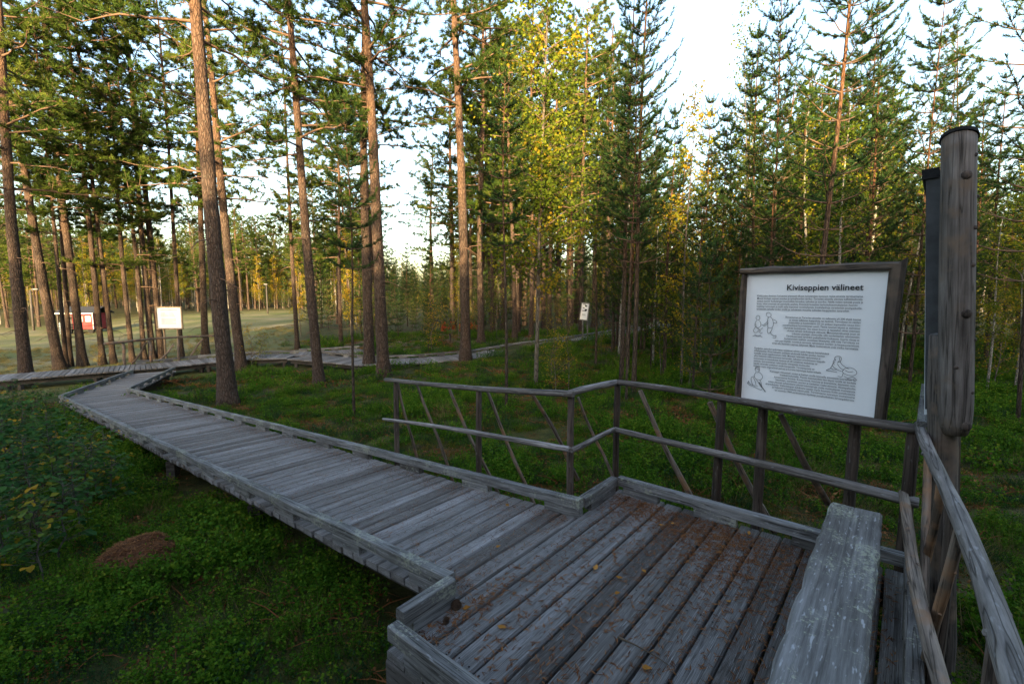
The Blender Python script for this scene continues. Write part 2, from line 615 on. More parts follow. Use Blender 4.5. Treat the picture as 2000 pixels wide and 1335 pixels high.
def lay_planks(root, L0, L1, R0, R1, pitch=.138, key='deck', over=.035, thick=.045):
    """planks spanning from the left edge line L0-L1 to the right edge line R0-R1 (deck level)"""
    n = max(1, round((((L1 - L0).length + (R1 - R0).length) / 2) / pitch))
    nails = MB()
    for i in range(n):
        t = (i + .5) / n
        a, b = L0.lerp(L1, t), R0.lerp(R1, t)
        d = (b - a)
        w = ((L1 - L0).length + (R1 - R0).length) / 2 / n
        along = (L1 - L0).lerp(R1 - R0, .5)
        ln = d.length + 2 * over + random.uniform(-.02, .02)
        ctr = (a + b) / 2 + Vector((0, 0, -thick / 2 + random.uniform(-.003, .003)))
        yv = along.normalized()
        m = frame_mtx(ctr, d, yv, (ln, w - random.uniform(.009, .016), thick))
        if m[2][2] < 0:
            m = frame_mtx(ctr, -d, yv, (ln, w - random.uniform(.009, .016), thick))
        link('plank', random.choice(PLANK_ME[key]), root, mtx=m)
        if key != 'deck2':
            dn_ = d.normalized()
            for e in (.10, .13, d.length / 2, d.length - .13, d.length - .10):
                for q in (-.27, .27):
                    p = a + dn_ * (e + random.uniform(-.012, .012)) + yv * (w * q + random.uniform(-.006, .006)) + Vector((0, 0, .0035))
                    ring = [p + Vector((.0055 * math.cos(k * 1.0472), .0055 * math.sin(k * 1.0472), 0)) for k in range(6)]
                    nails.add(ring, [tuple(range(6))])
    if nails.v:
        no = nails.build('nail_heads', M['felt'], root)
        no['kind'] = 'stuff'

def beam(root, name, a, b, w, h, key, top=True, jit=.003):
    """timber from a to b; a and b lie on its top centre line"""
    d = b - a
    n = max(2, int(d.length / .5))
    x = d.normalized()
    side = Vector((-x.y, x.x, 0)).normalized()
    up = x.cross(side)
    if up.z < 0:
        up = -up
    L = d.length
    mb = MB()
    vs, fs = [], []
    sec = [(-.5, -1), (-.5, -.08), (-.42, 0), (.42, 0), (.5, -.08), (.5, -1)]
    for i in range(n + 1):
        s = L * i / n - L / 2
        j1, j2 = random.uniform(-jit, jit), random.uniform(-jit, jit)
        for (p, q) in sec:
            vs.append((s, p * w + j1, q * h + j2))
    c = len(sec)
    for i in range(n):
        for j in range(c):
            k2 = (j + 1) % c
            fs.append((i * c + j, (i + 1) * c + j, (i + 1) * c + k2, i * c + k2))
    fs.append(tuple(range(c)))
    fs.append(tuple(n * c + j for j in range(c - 1, -1, -1)))
    mb.add(vs, fs)
    return link(name, mb.mesh(name, M[key]), root, mtx=frame_mtx((a + b) / 2, x, side))

def kerb(root, a, b, block=.30, gap=.62, w=.065, key='kerb', hgt=.14, start=.0):
    """edge timber a-b given at deck level on its centre line, carried on short blocks"""
    up = Vector((0, 0, hgt))
    beam(root, 'kerb_rail', a + up, b + up, w, hgt * .52, key)
    L = (b - a).length
    x = (b - a).normalized()
    s = start
    while s < L - .05:
        e = min(L - .002, s + block)
        if e - s > .08:
            beam(root, 'kerb_block', a + x * s + Vector((0, 0, hgt * .475)), a + x * e + Vector((0, 0, hgt * .475)), w * .9, hgt * .475, key, jit=.001)
        s += gap * random.uniform(.92, 1.08)

def understructure(root, L0, L1, R0, R1, depth, inset=.16, post_gap=2.6):
    for a, b in ((L0, L1), (R0, R1)):
        inner = ((R0 + R1) / 2 - (L0 + L1) / 2) * (1 if a is L0 else -1)
        off = inner.normalized() * inset
        dn = Vector((0, 0, -.047))
        beam(root, 'joist', a + off + dn, b + off + dn, .06, .16, 'dark_timber')
        L = (b - a).length
        n = max(1, int(L / post_gap))
        for i in range(n + 1):
            p = a.lerp(b, (i + .1) / (n + .2)) + off
            g = ground_z(p.x, p.y) - .15
            zt = p.z - .2
            if zt - g > .08:
                mb = MB()
                mb.box((0, 0, 0), (.11, .11, zt - g), jit=.006)
                link('support_post', mb.mesh('support_post', M['dark_timber']), root, loc=(p.x, p.y, (zt + g) / 2))

def uv(u, v, z=0.0):
    return RA + E1 * u + E2 * v + Vector((0, 0, z))

KH = .15
U0, U1, VR = -.41, 1.88, 1.93
# --- platform
plat = empty('viewing_platform', (0, 0, 0))
tag(plat, 'grey plank platform with low kerbs where the bench and the information board stand', 'platform')
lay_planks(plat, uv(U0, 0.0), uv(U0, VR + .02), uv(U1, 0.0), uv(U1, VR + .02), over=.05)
kerb(plat, uv(U0 - .03, .03), uv(U0 - .03, .70), start=.12, gap=.45)
kerb(plat, uv(U0 + .035, .0), uv(-.03, .0), block=.36, start=.06, hgt=.155)
kerb(plat, uv(1.32, .0), uv(U1 - .035, .0), block=.40, start=.10)
kerb(plat, uv(U1, .03), uv(U1, VR), start=.05)
kerb(plat, uv(U0 + .1, VR), uv(U1 - .05, VR), start=.3)
for (a, b) in ((uv(U0 - .02, 0), uv(U0 - .02, .75)), (uv(U1, 0), uv(U1, VR)), (uv(U0, VR), uv(U1, VR)), (uv(U0, -.02), uv(-.06, -.02)), (uv(1.34, -.02), uv(U1, -.02))):
    dn = Vector((0, 0, -.05))
    beam(plat, 'joist', a + dn, b + dn, .07, .17, 'dark_timber')
for (u, v) in ((U0, .05), (U0, .7), (U1, .1), (U1, VR), (.7, VR), (U1, 1.0), (1.34, 0), (-.1, 0)):
    p = uv(u, v)
    g = ground_z(p.x, p.y) - .2
    mb = MB()
    mb.box((0, 0, 0), (.12, .12, -.22 - g), jit=.006)
    link('support_post', mb.mesh('support_post', M['dark_timber']), plat, loc=(p.x, p.y, (-.22 + g) / 2))

# --- boardwalk that brings the visitor to the platform, under and behind the camera
entry = empty('entry_boardwalk')
tag(entry, 'short plank walk leading onto the platform by the bench', None, None, 'structure')
lay_planks(entry, uv(-4.2, .70), uv(U0 - .09, .70), uv(-4.2, VR), uv(U0 - .09, VR), over=.02)
understructure(entry, uv(-4.2, .72), uv(U0 - .1, .72), uv(-4.2, VR), uv(U0 - .1, VR), .4)

# --- ramp
ramp_ = empty('ramp_boardwalk')
tag(ramp_, 'long plank ramp with kerbs descending from the platform to the bend', None, None, 'structure')
DOWN = Vector((RDIR.x, RDIR.y, -.0703))
RL0, RR0 = Vector((-.310, 2.435, 0)), Vector((.470, 3.447, 0))
RL1, RR1 = RL0 + DOWN * 14.35, RR0 + DOWN * 13.95
e_in = (RR0 - RL0).normalized()
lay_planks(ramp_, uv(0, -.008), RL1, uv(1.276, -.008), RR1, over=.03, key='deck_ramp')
kerb(ramp_, RL0 + DOWN * .04, RL1, start=.0, gap=.92, block=.34)
kerb(ramp_, uv(1.285, .012), RR1, start=.0, gap=.92, block=.32)
understructure(ramp_, RL0 + DOWN * .05, RL1, RR0 + DOWN * .05, RR1, .4)

# --- bend up to the cross walk
link_ = empty('link_boardwalk')
tag(link_, 'short curved plank link between the ramp and the far cross walk', None, None, 'structure')
ZD = RL1.z
def dk(x, y, z):
    return pz(x, y, z + KH) - Vector((0, 0, KH))
CZ = -1.00
LL1, LR1 = dk(258, 721, CZ), dk(341, 715, CZ)
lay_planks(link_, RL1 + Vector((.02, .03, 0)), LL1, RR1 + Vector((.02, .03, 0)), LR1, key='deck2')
kerb(link_, RL1 + Vector((0, .05, 0)), LL1, gap=.62)
kerb(link_, RR1 + Vector((0, .05, 0)), LR1, gap=.62)
understructure(link_, RL1 + Vector((0, .05, 0)), LL1, RR1 + Vector((0, .05, 0)), LR1, .3)

def path_walk(name, label, near_px, far_px, z, kerb_far=True, kerb_near=False, width=None):
    """far walk given by its near edge and far edge pixels at deck height z (one z per node)"""
    root = empty(name)
    tag(root, label, None, None, 'structure')
    nn = [pz(x, y, zz) for (x, y), zz in zip(near_px, z)]
    if width:
        ff = []
        for i, p in enumerate(nn):
            a = nn[max(0, i - 1)]
            b = nn[min(len(nn) - 1, i + 1)]
            d = (b - a).normalized()
            ff.append(p + Vector((-d.y, d.x, 0)).normalized() * width)
    else:
        ff = [pz(x, y, zz) for (x, y), zz in zip(far_px, z)]
    for i in range(len(nn) - 1):
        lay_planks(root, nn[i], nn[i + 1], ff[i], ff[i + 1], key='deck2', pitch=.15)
        if kerb_far:
            kerb(root, ff[i], ff[i + 1], gap=.8)
        if kerb_near:
            kerb(root, nn[i], nn[i + 1], gap=.8)
        understructure(root, nn[i], nn[i + 1], ff[i], ff[i + 1], .3)
    return root, nn, ff

W1, W1n, W1f = path_walk('cross_boardwalk', 'far plank walk running along the edge of the mown field',
                         [(-120, 752), (20, 741), (200, 726), (262, 721), (330, 716), (400, 708), (480, 701), (560, 699)], None,
                         [CZ - .04, CZ - .02, CZ, CZ, CZ, CZ + .02, CZ + .04, CZ + .06], width=1.45, kerb_far=False)
for i in (3, 4, 5, 6):
    kerb(W1, W1f[i], W1f[i + 1], gap=.8)
W2, W2n, W2f = path_walk('distant_boardwalk', 'plank walk rising past the narrow white board into the pine wood',
                         [(562, 700), (700, 712), (830, 708), (960, 696), (1060, 678), (1150, 666), (1230, 652), (1300, 637), (1360, 629)], None,
                         [CZ + .06, CZ + .08, CZ + .10, CZ + .14, CZ + .2, CZ + .27, CZ + .32, CZ + .36, CZ + .38], width=1.4, kerb_far=True)
W3, W3n, W3f = path_walk('branch_boardwalk', 'short plank branch walk forking off beside the twin pine trunks',
                         [(575, 694), (650, 691), (715, 686)], None, [CZ + .05, CZ + .06, CZ + .08], width=1.3, kerb_far=True)

WALK_SEGS = []
for arr in (W1n, W2n, W3n):
    for a, b in zip(arr, arr[1:]):
        WALK_SEGS.append((a, b, 1.9))
WALK_SEGS += [((RL0 + RR0) / 2, (RL1 + RR1) / 2, 1.15), ((RL1 + RR1) / 2, (LL1 + LR1) / 2, 1.1), (uv(.73, 0), uv(.73, 2), 1.5), (uv(-4, 1.3), uv(0, 1.3), .95)]

def seg_dist(x, y, a, b):
    dx, dy = b.x - a.x, b.y - a.y
    t = max(0, min(1, ((x - a.x) * dx + (y - a.y) * dy) / (dx * dx + dy * dy + 1e-9)))
    return math.hypot(x - a.x - dx * t, y - a.y - dy * t)

def on_walk(x, y, pad=0.0):
    return any(seg_dist(x, y, a, b) < w + pad for a, b, w in WALK_SEGS)

def deck_clear(x, y):
    """true where no plank lies above (tighter than on_walk, for ground cover)"""
    rx, ry = x - RA.x, y - RA.y
    u, v = rx * E1.x + ry * E1.y, rx * E2.x + ry * E2.y
    if U0 + .15 < u < U1 - .1 and .12 < v < VR + .1:
        return False
    if -4.3 < u < U0 and .6 < v < VR + .1:
        return False
    for a, b, w in (((RL0 + RR0) / 2, (RL1 + RR1) / 2, .50), ((RL1 + RR1) / 2, (LL1 + LR1) / 2, .5)):
        if seg_dist(x, y, Vector(a), Vector(b)) < w:
            return False
    for a, b, w in WALK_SEGS[:-4]:
        dx, dy = b.x - a.x, b.y - a.y
        L = math.hypot(dx, dy)
        t = ((x - a.x) * dx + (y - a.y) * dy) / L
        s = (-(x - a.x) * dy + (y - a.y) * dx) / L
        if -.1 < t < L + .1 and -.08 < s < 1.5:
            return False
    return True

# ------------------------------------------------------------------ poles, railings
def pole(root, name, a, b, r0, r1=None, key='rail', sides=9, bend=.012, n=None, knots=0):
    """round pole from a to b as its own mesh with the grain along local z"""
    a, b = Vector(a), Vector(b)
    d = b - a
    L = d.length
    r1 = r0 if r1 is None else r1
    n = n or max(4, int(L / .18))
    ph, ph2 = random.uniform(0, 6), random.uniform(0, 6)
    pts, rr = [], []
    for i in range(n + 1):
        t = i / n
        k = math.sin(math.pi * t)
        pts.append((bend * k * math.sin(3.1 * t + ph), bend * k * math.cos(2.3 * t + ph2), L * t))
        rr.append((r0 + (r1 - r0) * t) * (1 + random.uniform(-.05, .05)))
    mb = MB()
    # slightly chamfered ends
    pts = [(pts[0][0], pts[0][1], 0)] + [(pts[0][0], pts[0][1], .006)] + pts[1:-1] + [(pts[-1][0], pts[-1][1], L - .006), (pts[-1][0], pts[-1][1], L)]
    rr = [rr[0] * .86, rr[0]] + rr[1:-1] + [rr[-1], rr[-1] * .86]
    mb.tube(pts, rr, sides, True, .04)
    for k in range(knots):
        t = random.uniform(.1, .9)
        an = random.uniform(0, 6.28)
        rad = r0 + (r1 - r0) * t
        q = Vector((math.cos(an), math.sin(an), .4))
        fi = t * (len(pts) - 1)
        i0 = min(len(pts) - 2, int(fi))
        c = Vector(pts[i0]).lerp(Vector(pts[i0 + 1]), fi - i0)
        mb.tube([c + q * rad * .7, c + q * rad * 1.14], [rad * .4, rad * .26], 6)
    me = mb.mesh(name, M[key], True)
    for pg in me.polygons:
        if len(pg.vertices) > 4:
            pg.use_smooth = False
    z = d.normalized()
    x = Vector((1, 0, 0)) if abs(z.x) < .9 else Vector((0, 1, 0))
    x = (x - z * x.dot(z)).normalized()
    y = z.cross(x)
    m = Matrix(((x.x, y.x, z.x, a.x), (x.y, y.y, z.y, a.y), (x.z, y.z, z.z, a.z), (0, 0, 0, 1)))
    return link(name, me, root, mtx=m)

def gz(p, dz=-.12):
    return Vector((p.x, p.y, ground_z(p.x, p.y) + dz))

rail = empty('pole_railing')
tag(rail, 'weathered grey pole railing with slanting braces along the ramp and platform', 'railing')
# plan positions of the rail nodes and rail heights
N0 = pz(752, 741, .73)                     # free end down the ramp
N1 = pz(1112, 768, .885)                   # outer corner beside the ramp
N2 = pz(1204, 746, .90)                    # inner corner
N3 = pz(1797, 838, .90)                    # corner behind the bench
N4 = Vector((.80, .60, .93))
pole(rail, 'top_rail', N0, N1 + Vector((.03, -.03, .0)), .021, .030, bend=.02, knots=5)
pole(rail, 'top_rail', N1, N2, .029, .026, bend=.008)
pole(rail, 'top_rail', N2, N3, .024, .029, bend=.02, knots=5)
pole(rail, 'top_rail', N3 + Vector((.02, .03, .02)), N4, .027, .030, bend=.035, n=16, knots=6)
lo = lambda p, h: Vector((p.x, p.y, h))
B0, B1, B2, B3 = pz(748, 818, .33), pz(1112, 877, .455), pz(1200, 838, .49), pz(1765, 975, .45)
pole(rail, 'lower_rail', B0, B1, .016, .027, bend=.02)
pole(rail, 'lower_rail', B1 + Vector((.01, -.03, 0)), B2, .022, .022, bend=.006)
pole(rail, 'lower_rail', B2, B3 + Vector((.05, -.05, 0)), .024, .034, bend=.015)
B4 = Vector((.86, .62, .44))
pole(rail, 'lower_rail', B3 + Vector((.02, .03, .03)), B4, .026, .028, 'brace', bend=.03, n=14, knots=5)
for px, top in ((771, N0.lerp(N1, .06)), (935, N0.lerp(N1, .575)), (1114, N1), (1203, N2)):
    t = Vector((top.x, top.y, top.z - .02))
    d = top.y + .03
    b = Vector((t.x + .02, t.y + .035, 0))
    pole(rail, 'post', gz(b), Vector((b.x, b.y, t.z + (-.005))), .031, .027, 'post', bend=.006)
for f in (.44, .985):
    t = N2.lerp(N3, f)
    b = Vector((t.x + .03, t.y + .03, 0))
    pole(rail, 'post', gz(b), Vector((b.x, b.y, t.z)), .036, .033, 'post', bend=.006)
for f in (.42, .75):
    t = N3.lerp(N4, f)
    b = Vector((t.x, t.y, 0)) + E2 * .035
    pole(rail, 'post', gz(b), Vector((b.x, b.y, t.z - .012)), .024, .021, 'post', bend=.004)
for (xt, yt, xb, yb, r) in ((777, 748, 811, 889, .015), (815, 752, 871, 903, .016), (876, 756, 955, 924, .017), (952, 763, 1027, 945, .017), (1040, 770, 1112, 905, .018)):
    t0 = (xt - 752) / (1112 - 752)
    d0 = N0.lerp(N1, t0).y + .05
    a = pd(xt, yt, d0)
    b = pd(xb, yb, d0 - .08 + .25)
    b = a + (b - a) * 1.25
    pole(rail, 'brace', a, b, r * .9, r * 1.15, 'brace', bend=.02, knots=2, sides=7)
for (xt, yt, xb, yb, dt, r) in ((1129, 775, 1190, 915, 3.95, .012), (1250, 762, 1352, 975, 3.98, .022), (1386, 785, 1500, 1012, 3.62, .024), (1524, 808, 1608, 965, 3.32, .022)):
    a = pd(xt, yt, dt)
    b = pd(xb, yb, dt + .02)
    b = a + (b - a) * 1.12
    pole(rail, 'brace', a, b, r * .9, r * 1.15, 'brace', bend=.02, knots=3, sides=7)
for f0, f1 in ((.05, .42), (.3, .05), (.52, .30)):
    a = N3.lerp(N4, f0) + E2 * .03 + Vector((.0, .0, -.03))
    b = N3.lerp(N4, f1) + Vector((.02, -.02, 0))
    b.z = -.45
    pole(rail, 'brace', a, b, .018, .021, 'brace', bend=.02, knots=2, sides=7)

# railing of the far walk
fr = empty('far_railing')
tag(fr, 'thin pole railing with crossed braces behind the far cross walk', 'railing')
Fd = 17.6
Fa, Fb = pd(203, 671, 16.2), pd(425, 655, 19.2)
pole(fr, 'top_rail', Fa, Fb, .05, .035, 'brace', n=16, bend=.05)
for xt, yt, xb, yb in ((240, 669, 244, 708), (349, 660, 350, 700), (292, 665, 296, 703)):
    f = (xt - 203) / 222
    d = Fa.y + (Fb.y - Fa.y) * f + .03
    pole(fr, 'post', pd(xb, yb + 4, d), pd(xt, yt, d), .05, .045, 'brace', bend=.03)
for xt, yt, xb, yb in ((287, 667, 258, 707), (339, 672, 309, 703), (396, 661, 369, 697)):
    f = (xt - 203) / 222
    d = Fa.y + (Fb.y - Fa.y) * f - .05
    pole(fr, 'brace', pd(xb, yb + 3, d), pd(xt, yt, d), .036, .03, 'brace', bend=.03)

# ------------------------------------------------------------------ bench
bench = empty('plank_bench', uv(.5, 1.66))
tag(bench, 'thick grey plank bench spotted with pale lichen beside the platform railing', 'bench')
bench.rotation_euler = (0, 0, math.atan2(E1.y, E1.x))
mb = MB()
vs, fs = [], []
nx = 26
for i in range(nx + 1):
    x = -1.15 + 2.28 * i / nx
    wl = -.125 + random.uniform(-.006, .006)
    wr = .125 + random.uniform(-.006, .006)
    zz = .45 + random.uniform(-.002, .002)
    for (y, z) in ((wr, zz - .062), (wr, zz - .012), (wr - .012, zz), (.012, zz - .002), (.006, zz - .006), (0, zz - .002), (wl + .012, zz), (wl, zz - .012), (wl, zz - .062)):
        vs.append((x, y, z))
c = 9
for i in range(nx):
    for j in range(c):
        j2 = (j + 1) % c
        fs.append((i * c + j, i * c + j2, (i + 1) * c + j2, (i + 1) * c + j))
fs.append(tuple(range(c - 1, -1, -1)))
fs.append(tuple(nx * c + j for j in range(c)))
mb.add(vs, fs)
mb.build('seat', M['bench'], bench)
for x in (-.85, .86):
    mb = MB()
    mb.box((x, 0, .194), (.12, .22, .385), jit=.004)
    mb.build('leg', M['dark_timber'], bench)

# ------------------------------------------------------------------ information board with the Finnish text
def text_mesh(body, size, align='LEFT', spacing=1.0, bold=0.0, shear=0.0):
    cu = bpy.data.curves.new('lettering', 'FONT')
    cu.body = body
    cu.size = size
    cu.align_x = align
    cu.space_line = spacing
    cu.resolution_u = 2
    cu.shear = shear
    cu.offset = bold
    ob = bpy.data.objects.new('lettering_tmp', cu)
    COL.objects.link(ob)
    dg = bpy.context.evaluated_depsgraph_get()
    me = bpy.data.meshes.new_from_object(ob.evaluated_get(dg))
    bpy.data.objects.remove(ob)
    bpy.data.curves.remove(cu)
    return me

def put_text(parent, lines, x, y, width, align, pitch, key, bold=0.0):
    me = text_mesh('\n'.join(lines), .02, align, 1.0, bold)
    co = np.empty(len(me.vertices) * 3, dtype=np.float32)
    me.vertices.foreach_get('co', co)
    co = co.reshape(-1, 3)
    w = co[:, 0].max() - co[:, 0].min()
    k = width / w
    # line pitch of the built-in font is 1.0 * size at spacing 1
    co[:, 0] *= k
    if len(lines) > 1:
        co[:, 1] *= pitch / .02
    else:
        co[:, 1] *= k
    me.vertices.foreach_set('co', co.ravel())
    me.materials.clear()
    me.materials.append(M[key])
    me.name = 'lettering'
    # text lies in local x (right), y (up); the board's own axes are x right, z up, face towards -y
    o = link('lettering', me, parent)
    o.matrix_local = Matrix(((1, 0, 0, x), (0, 0, -1, -.0021), (0, 1, 0, y), (0, 0, 0, 1)))
    return o

def ribbon(mb, pts, w):
    """pen stroke on the board face: pts in (x, z)"""
    for (x0, z0), (x1, z1) in zip(pts, pts[1:]):
        dx, dz = x1 - x0, z1 - z0
        L = math.hypot(dx, dz) or 1e-6
        nx_, nz_ = -dz / L * w / 2, dx / L * w / 2
        ex, ez = dx / L * w * .3, dz / L * w * .3
        mb.add([(x0 + nx_ - ex, 0, z0 + nz_ - ez), (x0 - nx_ - ex, 0, z0 - nz_ - ez), (x1 - nx_ + ex, 0, z1 - nz_ + ez), (x1 + nx_ + ex, 0, z1 + nz_ + ez)], [(0, 1, 2, 3)])

def curve_pts(ctrl, n=5):
    out = []
    P = [ctrl[0]] + list(ctrl) + [ctrl[-1]]
    for i in range(1, len(P) - 2):
        p0, p1, p2, p3 = P[i - 1], P[i], P[i + 1], P[i + 2]
        for k in range(n):
            t = k / n
            out.append(tuple(.5 * ((2 * p1[j]) + (-p0[j] + p2[j]) * t + (2 * p0[j] - 5 * p1[j] + 4 * p2[j] - p3[j]) * t * t + (-p0[j] + 3 * p1[j] - 3 * p2[j] + p3[j]) * t ** 3) for j in (0, 1)))
    out.append(tuple(ctrl[-1]))
    return out

SBL, SBR = Vector((1.702, 3.48, .873)), Vector((2.319, 2.852, .90))
SH = .985
sdir = (SBR - SBL)
sdir.z = 0
SW = sdir.length
sdir.normalize()
board = empty('information_board', (SBL.x, SBL.y, .88))
board.rotation_euler = (0, 0, math.atan2(sdir.y, sdir.x))
tag(board, 'white information board headed Kiviseppien välineet in a rough log frame', 'sign')
FB = .052
mb = MB()
mb.box((SW / 2, .012, SH / 2), (SW - .05, .016, SH - .05))
panel = mb.build('panel', M['panel'], board)
# frame: four rough half-logs, mitred at the right end
def frame_piece(name, pts_outer, pts_inner, key, thick=.075):
    mb = MB()
    n = 9
    vs, fs = [], []
    for i in range(n + 1):
        t = i / n
        o = Vector(pts_outer[0]).lerp(Vector(pts_outer[1]), t)
        q = Vector(pts_inner[0]).lerp(Vector(pts_inner[1]), t)
        j = random.uniform(-.006, .006)
        for (k, y) in ((0, .03), (0, -.02), (.25, -.045), (.75, -.042), (1, -.018), (1, .03)):
            p = o.lerp(q, k)
            p = p + (o - q).normalized() * (j if k < .5 else j * .3)
            vs.append((p.x, y + random.uniform(-.003, .003), p.z))
    c = 6
    for i in range(n):
        for j in range(c):
            j2 = (j + 1) % c
            fs.append((i * c + j, i * c + j2, (i + 1) * c + j2, (i + 1) * c + j))
    fs.append(tuple(range(c)))
    fs.append(tuple(n * c + j for j in range(c - 1, -1, -1)))
    mb.add(vs, fs)
    return mb.build(name, M[key], board)
FT = .036
frame_piece('frame_top', ((-.015, 0, SH + .01), (SW + .035, 0, SH + .018)), ((-.015, 0, SH - FT), (SW - .02, 0, SH - FT)), 'frame')
frame_piece('frame_bottom', ((-.0, 0, -.012), (SW - .005, 0, -.02)), ((.0, 0, FT - .004), (SW - FB, 0, FT - .004)), 'frame')
frame_piece('frame_side', ((-.012, 0, .0), (-.012, 0, SH - FT - .002)), ((FT - .012, 0, .0), (FT - .012, 0, SH - FT - .002)), 'frame_v')
frame_piece('frame_side', ((SW + .005, 0, -.035), (SW + .042, 0, SH + .04)), ((SW - FB, 0, FT), (SW - FB + .012, 0, SH - FT - .004)), 'frame_v')
for x in (.16, SW - .16):
    a = Vector((x, .06, .35))
    wpt = board.matrix_basis @ a
    g = ground_z(wpt.x, wpt.y) - .2
    pole(board, 'post', (x, .068, g - .88), (x, .068, SH * .9), .036, .033, 'post', bend=.004)
PW0, PW1, PZ0, PZ1 = FT - .012, SW - FB, FT, SH - FT
pw, ph = PW1 - PW0, PZ1 - PZ0
FX = lambda k: PW0 + pw * k
FZ = lambda k: PZ1 - ph * k
put_text(panel, ['Kiviseppien välineet'], FX(.865), FZ(.128), pw * .535, 'RIGHT', .0, 'ink', .0003)
P1 = ['Kivikauden ihminen harjaantui pienestä alkaen työstämään luonnon raaka-aineista tarvitsemansa.',
      'Monet kivilajit sopivat aseiden ja työvälineiden teriksi. Tervolan alueella olevista tuffiittikallioista',
      'saadut suuret liuskelangat muotoiltiin kirveiksi, taltoiksi ja tuuriksi. Näillä voitiin työstää puuta ja',
      'luuta, iskeä avantoja tai paloitella saalista. Esineissä kuvastuu tarkoituksenmukaisuus: huonto',
      'keskittyi teräosaan ja malli säilyi käytössä vuosituhansia. Liuskelankoja varastoitiin asuinpaikoille,',
      'työstettiin talvella kodan sisällä ja vaihdettiin muualta tulleiden kauppiaiden tavaroihin.']
P2 = ['Rovaniemen ja Tervolan alueelta on talletettu yli 200 ehjää tuuraa',
      'ja satoja sellaisten kappaleita tai teelmiä. Tervolassa on näiden',
      'solakoiden ja keskimäärin 25 cm pitkien kapineiden osuus kivi-',
      'esinelöydöissä huomattavan suuri. Tänne tuurien käyttö ja valmistus',
      'näyttävät keskittyvän. Sen sijaan kouru- ja tasataltat olivat sisämaan',
      'oloissa selvästi tärkeämpiä välineitä. Metsästysvälineistä jousi oli',
      'jokaisen pyytäjän ulottuvilla, sillä nuolenkärkiä valmistettiin',
      'Törmävaarassa varsinkin paikallisesta liuskeesta. Suurta riistaa ei',
      'liusketeräisin keihäin useinkaan lähestytty, sillä niitä Tervolasta on',
      'vain pari löytöä. Luusta ja sarvesta valmistetut nuolen- ja harppuunankärjet',
      'eivät ole Suomen Lapissa säilyneet. Myös liuskeveitset ovat melko harvinaisia.']
P3 = ['Pyydysten painoiksi tarkoitetut reikäkivet tehtiin usein helposti käsiteltävästä',
      'killeliuskeesta. Kiveä hakattiin työläästi iskukivellä kahden puolen, kunnes',
      'keskelle syntyi suppilomainen reikä. Monesti reiänteko epäonnistui ja',
      'aihio heitettiin rikkoutuneena menemään. Läheisen ortodoksisen kappelin',
      'tuntumasta on kaivauksissa löytynyt yli 20 reikäkiven katkelmaa tai',
      'teelmää. Suoraseinäinen reikä saatiin viimeistään kivikauden',
      'lopulla tekemään putkiluun avulla kairaamalla. Törmävaarasta on',
      'löydetty myös ongensiiman painoja ja koruina käytettyjä liuskerenkaita.']
P4 = ['Kiviseppä viimeisteli veden ja hiekan avulla hiomalla esineistöä kvartsiitti- tai',
      'hiekkakivialustalla. Pieniin hiontatöihin hän käytti vyöllä tai kaulalla',
      'kantamaansa hiointa. Kovaa kiveä, kvartsia ja kvartsiittia, käytettiin mm.',
      'kaavinten, uurtimien, porien ja naskalien raaka-aineena. Asuinpaikoilta',
      'onkin yleensä tuhatmäärin pieniä kvartsisiruja, jotka muistuttavat muinaisesta',
      'ahertuksesta. Vaihtokaupan tuloksena saatiin myös kaunista Kölin punaliusketta',
      'ja helposti työstettävää itäistä piitä. Törmävaaran tunnetuin muinaisesine',
      'on vuonna 1944 soranotossa löydetty punaliuskeinen hirvenpääkirves.']
LP = ph * .0205
put_text(panel, P1, FX(.095), FZ(.178), pw * .775, 'LEFT', LP, 'ink_soft', .0001)
put_text(panel, P2, FX(.865), FZ(.338), pw * .625, 'RIGHT', LP, 'ink_soft', .0001)
put_text(panel, P3, FX(.095), FZ(.592), pw * .575, 'LEFT', LP, 'ink_soft', .0001)
put_text(panel, P4, FX(.865), FZ(.765), pw * .66, 'RIGHT', LP, 'ink_soft', .0001)

def sketch(strokes, x0, z0, w, h, pen=.0026):
    mb = MB()
    for st in strokes:
        ribbon(mb, curve_pts([(x0 + w * a, z0 - h * b) for a, b in st]), pen)
    o = mb.build('line_drawing', M['ink_soft'], panel)
    o.location = (0, -.0023, 0)
# two people at work, one kneeling and one standing over a block
sketch([[(.14, .30), (.10, .22), (.15, .14), (.23, .15), (.26, .24), (.22, .31), (.16, .31)],
        [(.13, .34), (.07, .45), (.09, .58), (.20, .62), (.30, .56), (.31, .44), (.25, .34)],
        [(.10, .46), (.14, .60), (.28, .68), (.40, .62)],
        [(.09, .60), (.02, .74), (.10, .82), (.26, .76), (.33, .84), (.40, .80)],
        [(.20, .74), (.27, .70), (.33, .74)],
        [(.53, .14), (.52, .04), (.60, .00), (.70, .05), (.71, .14), (.64, .18), (.56, .16)],
        [(.62, .18), (.58, .30), (.60, .46), (.62, .58), (.78, .58), (.83, .44), (.78, .26), (.70, .18)],
        [(.60, .32), (.50, .44), (.40, .50), (.34, .48)], [(.62, .40), (.52, .50), (.42, .55)],
        [(.80, .26), (.93, .32), (.96, .40), (.84, .40)],
        [(.62, .58), (.60, .74), (.66, .82), (.74, .74), (.80, .60)],
        [(.74, .74), (.76, .84), (.88, .90), (.96, .88), (.94, .98), (.84, .97)],
        [(.0, .97), (.10, .93), (.22, .96), (.30, .93), (.40, .97)], [(.08, .90), (.20, .93), (.34, .91)]],
       FX(.075), FZ(.30), pw * .20, ph * .20)
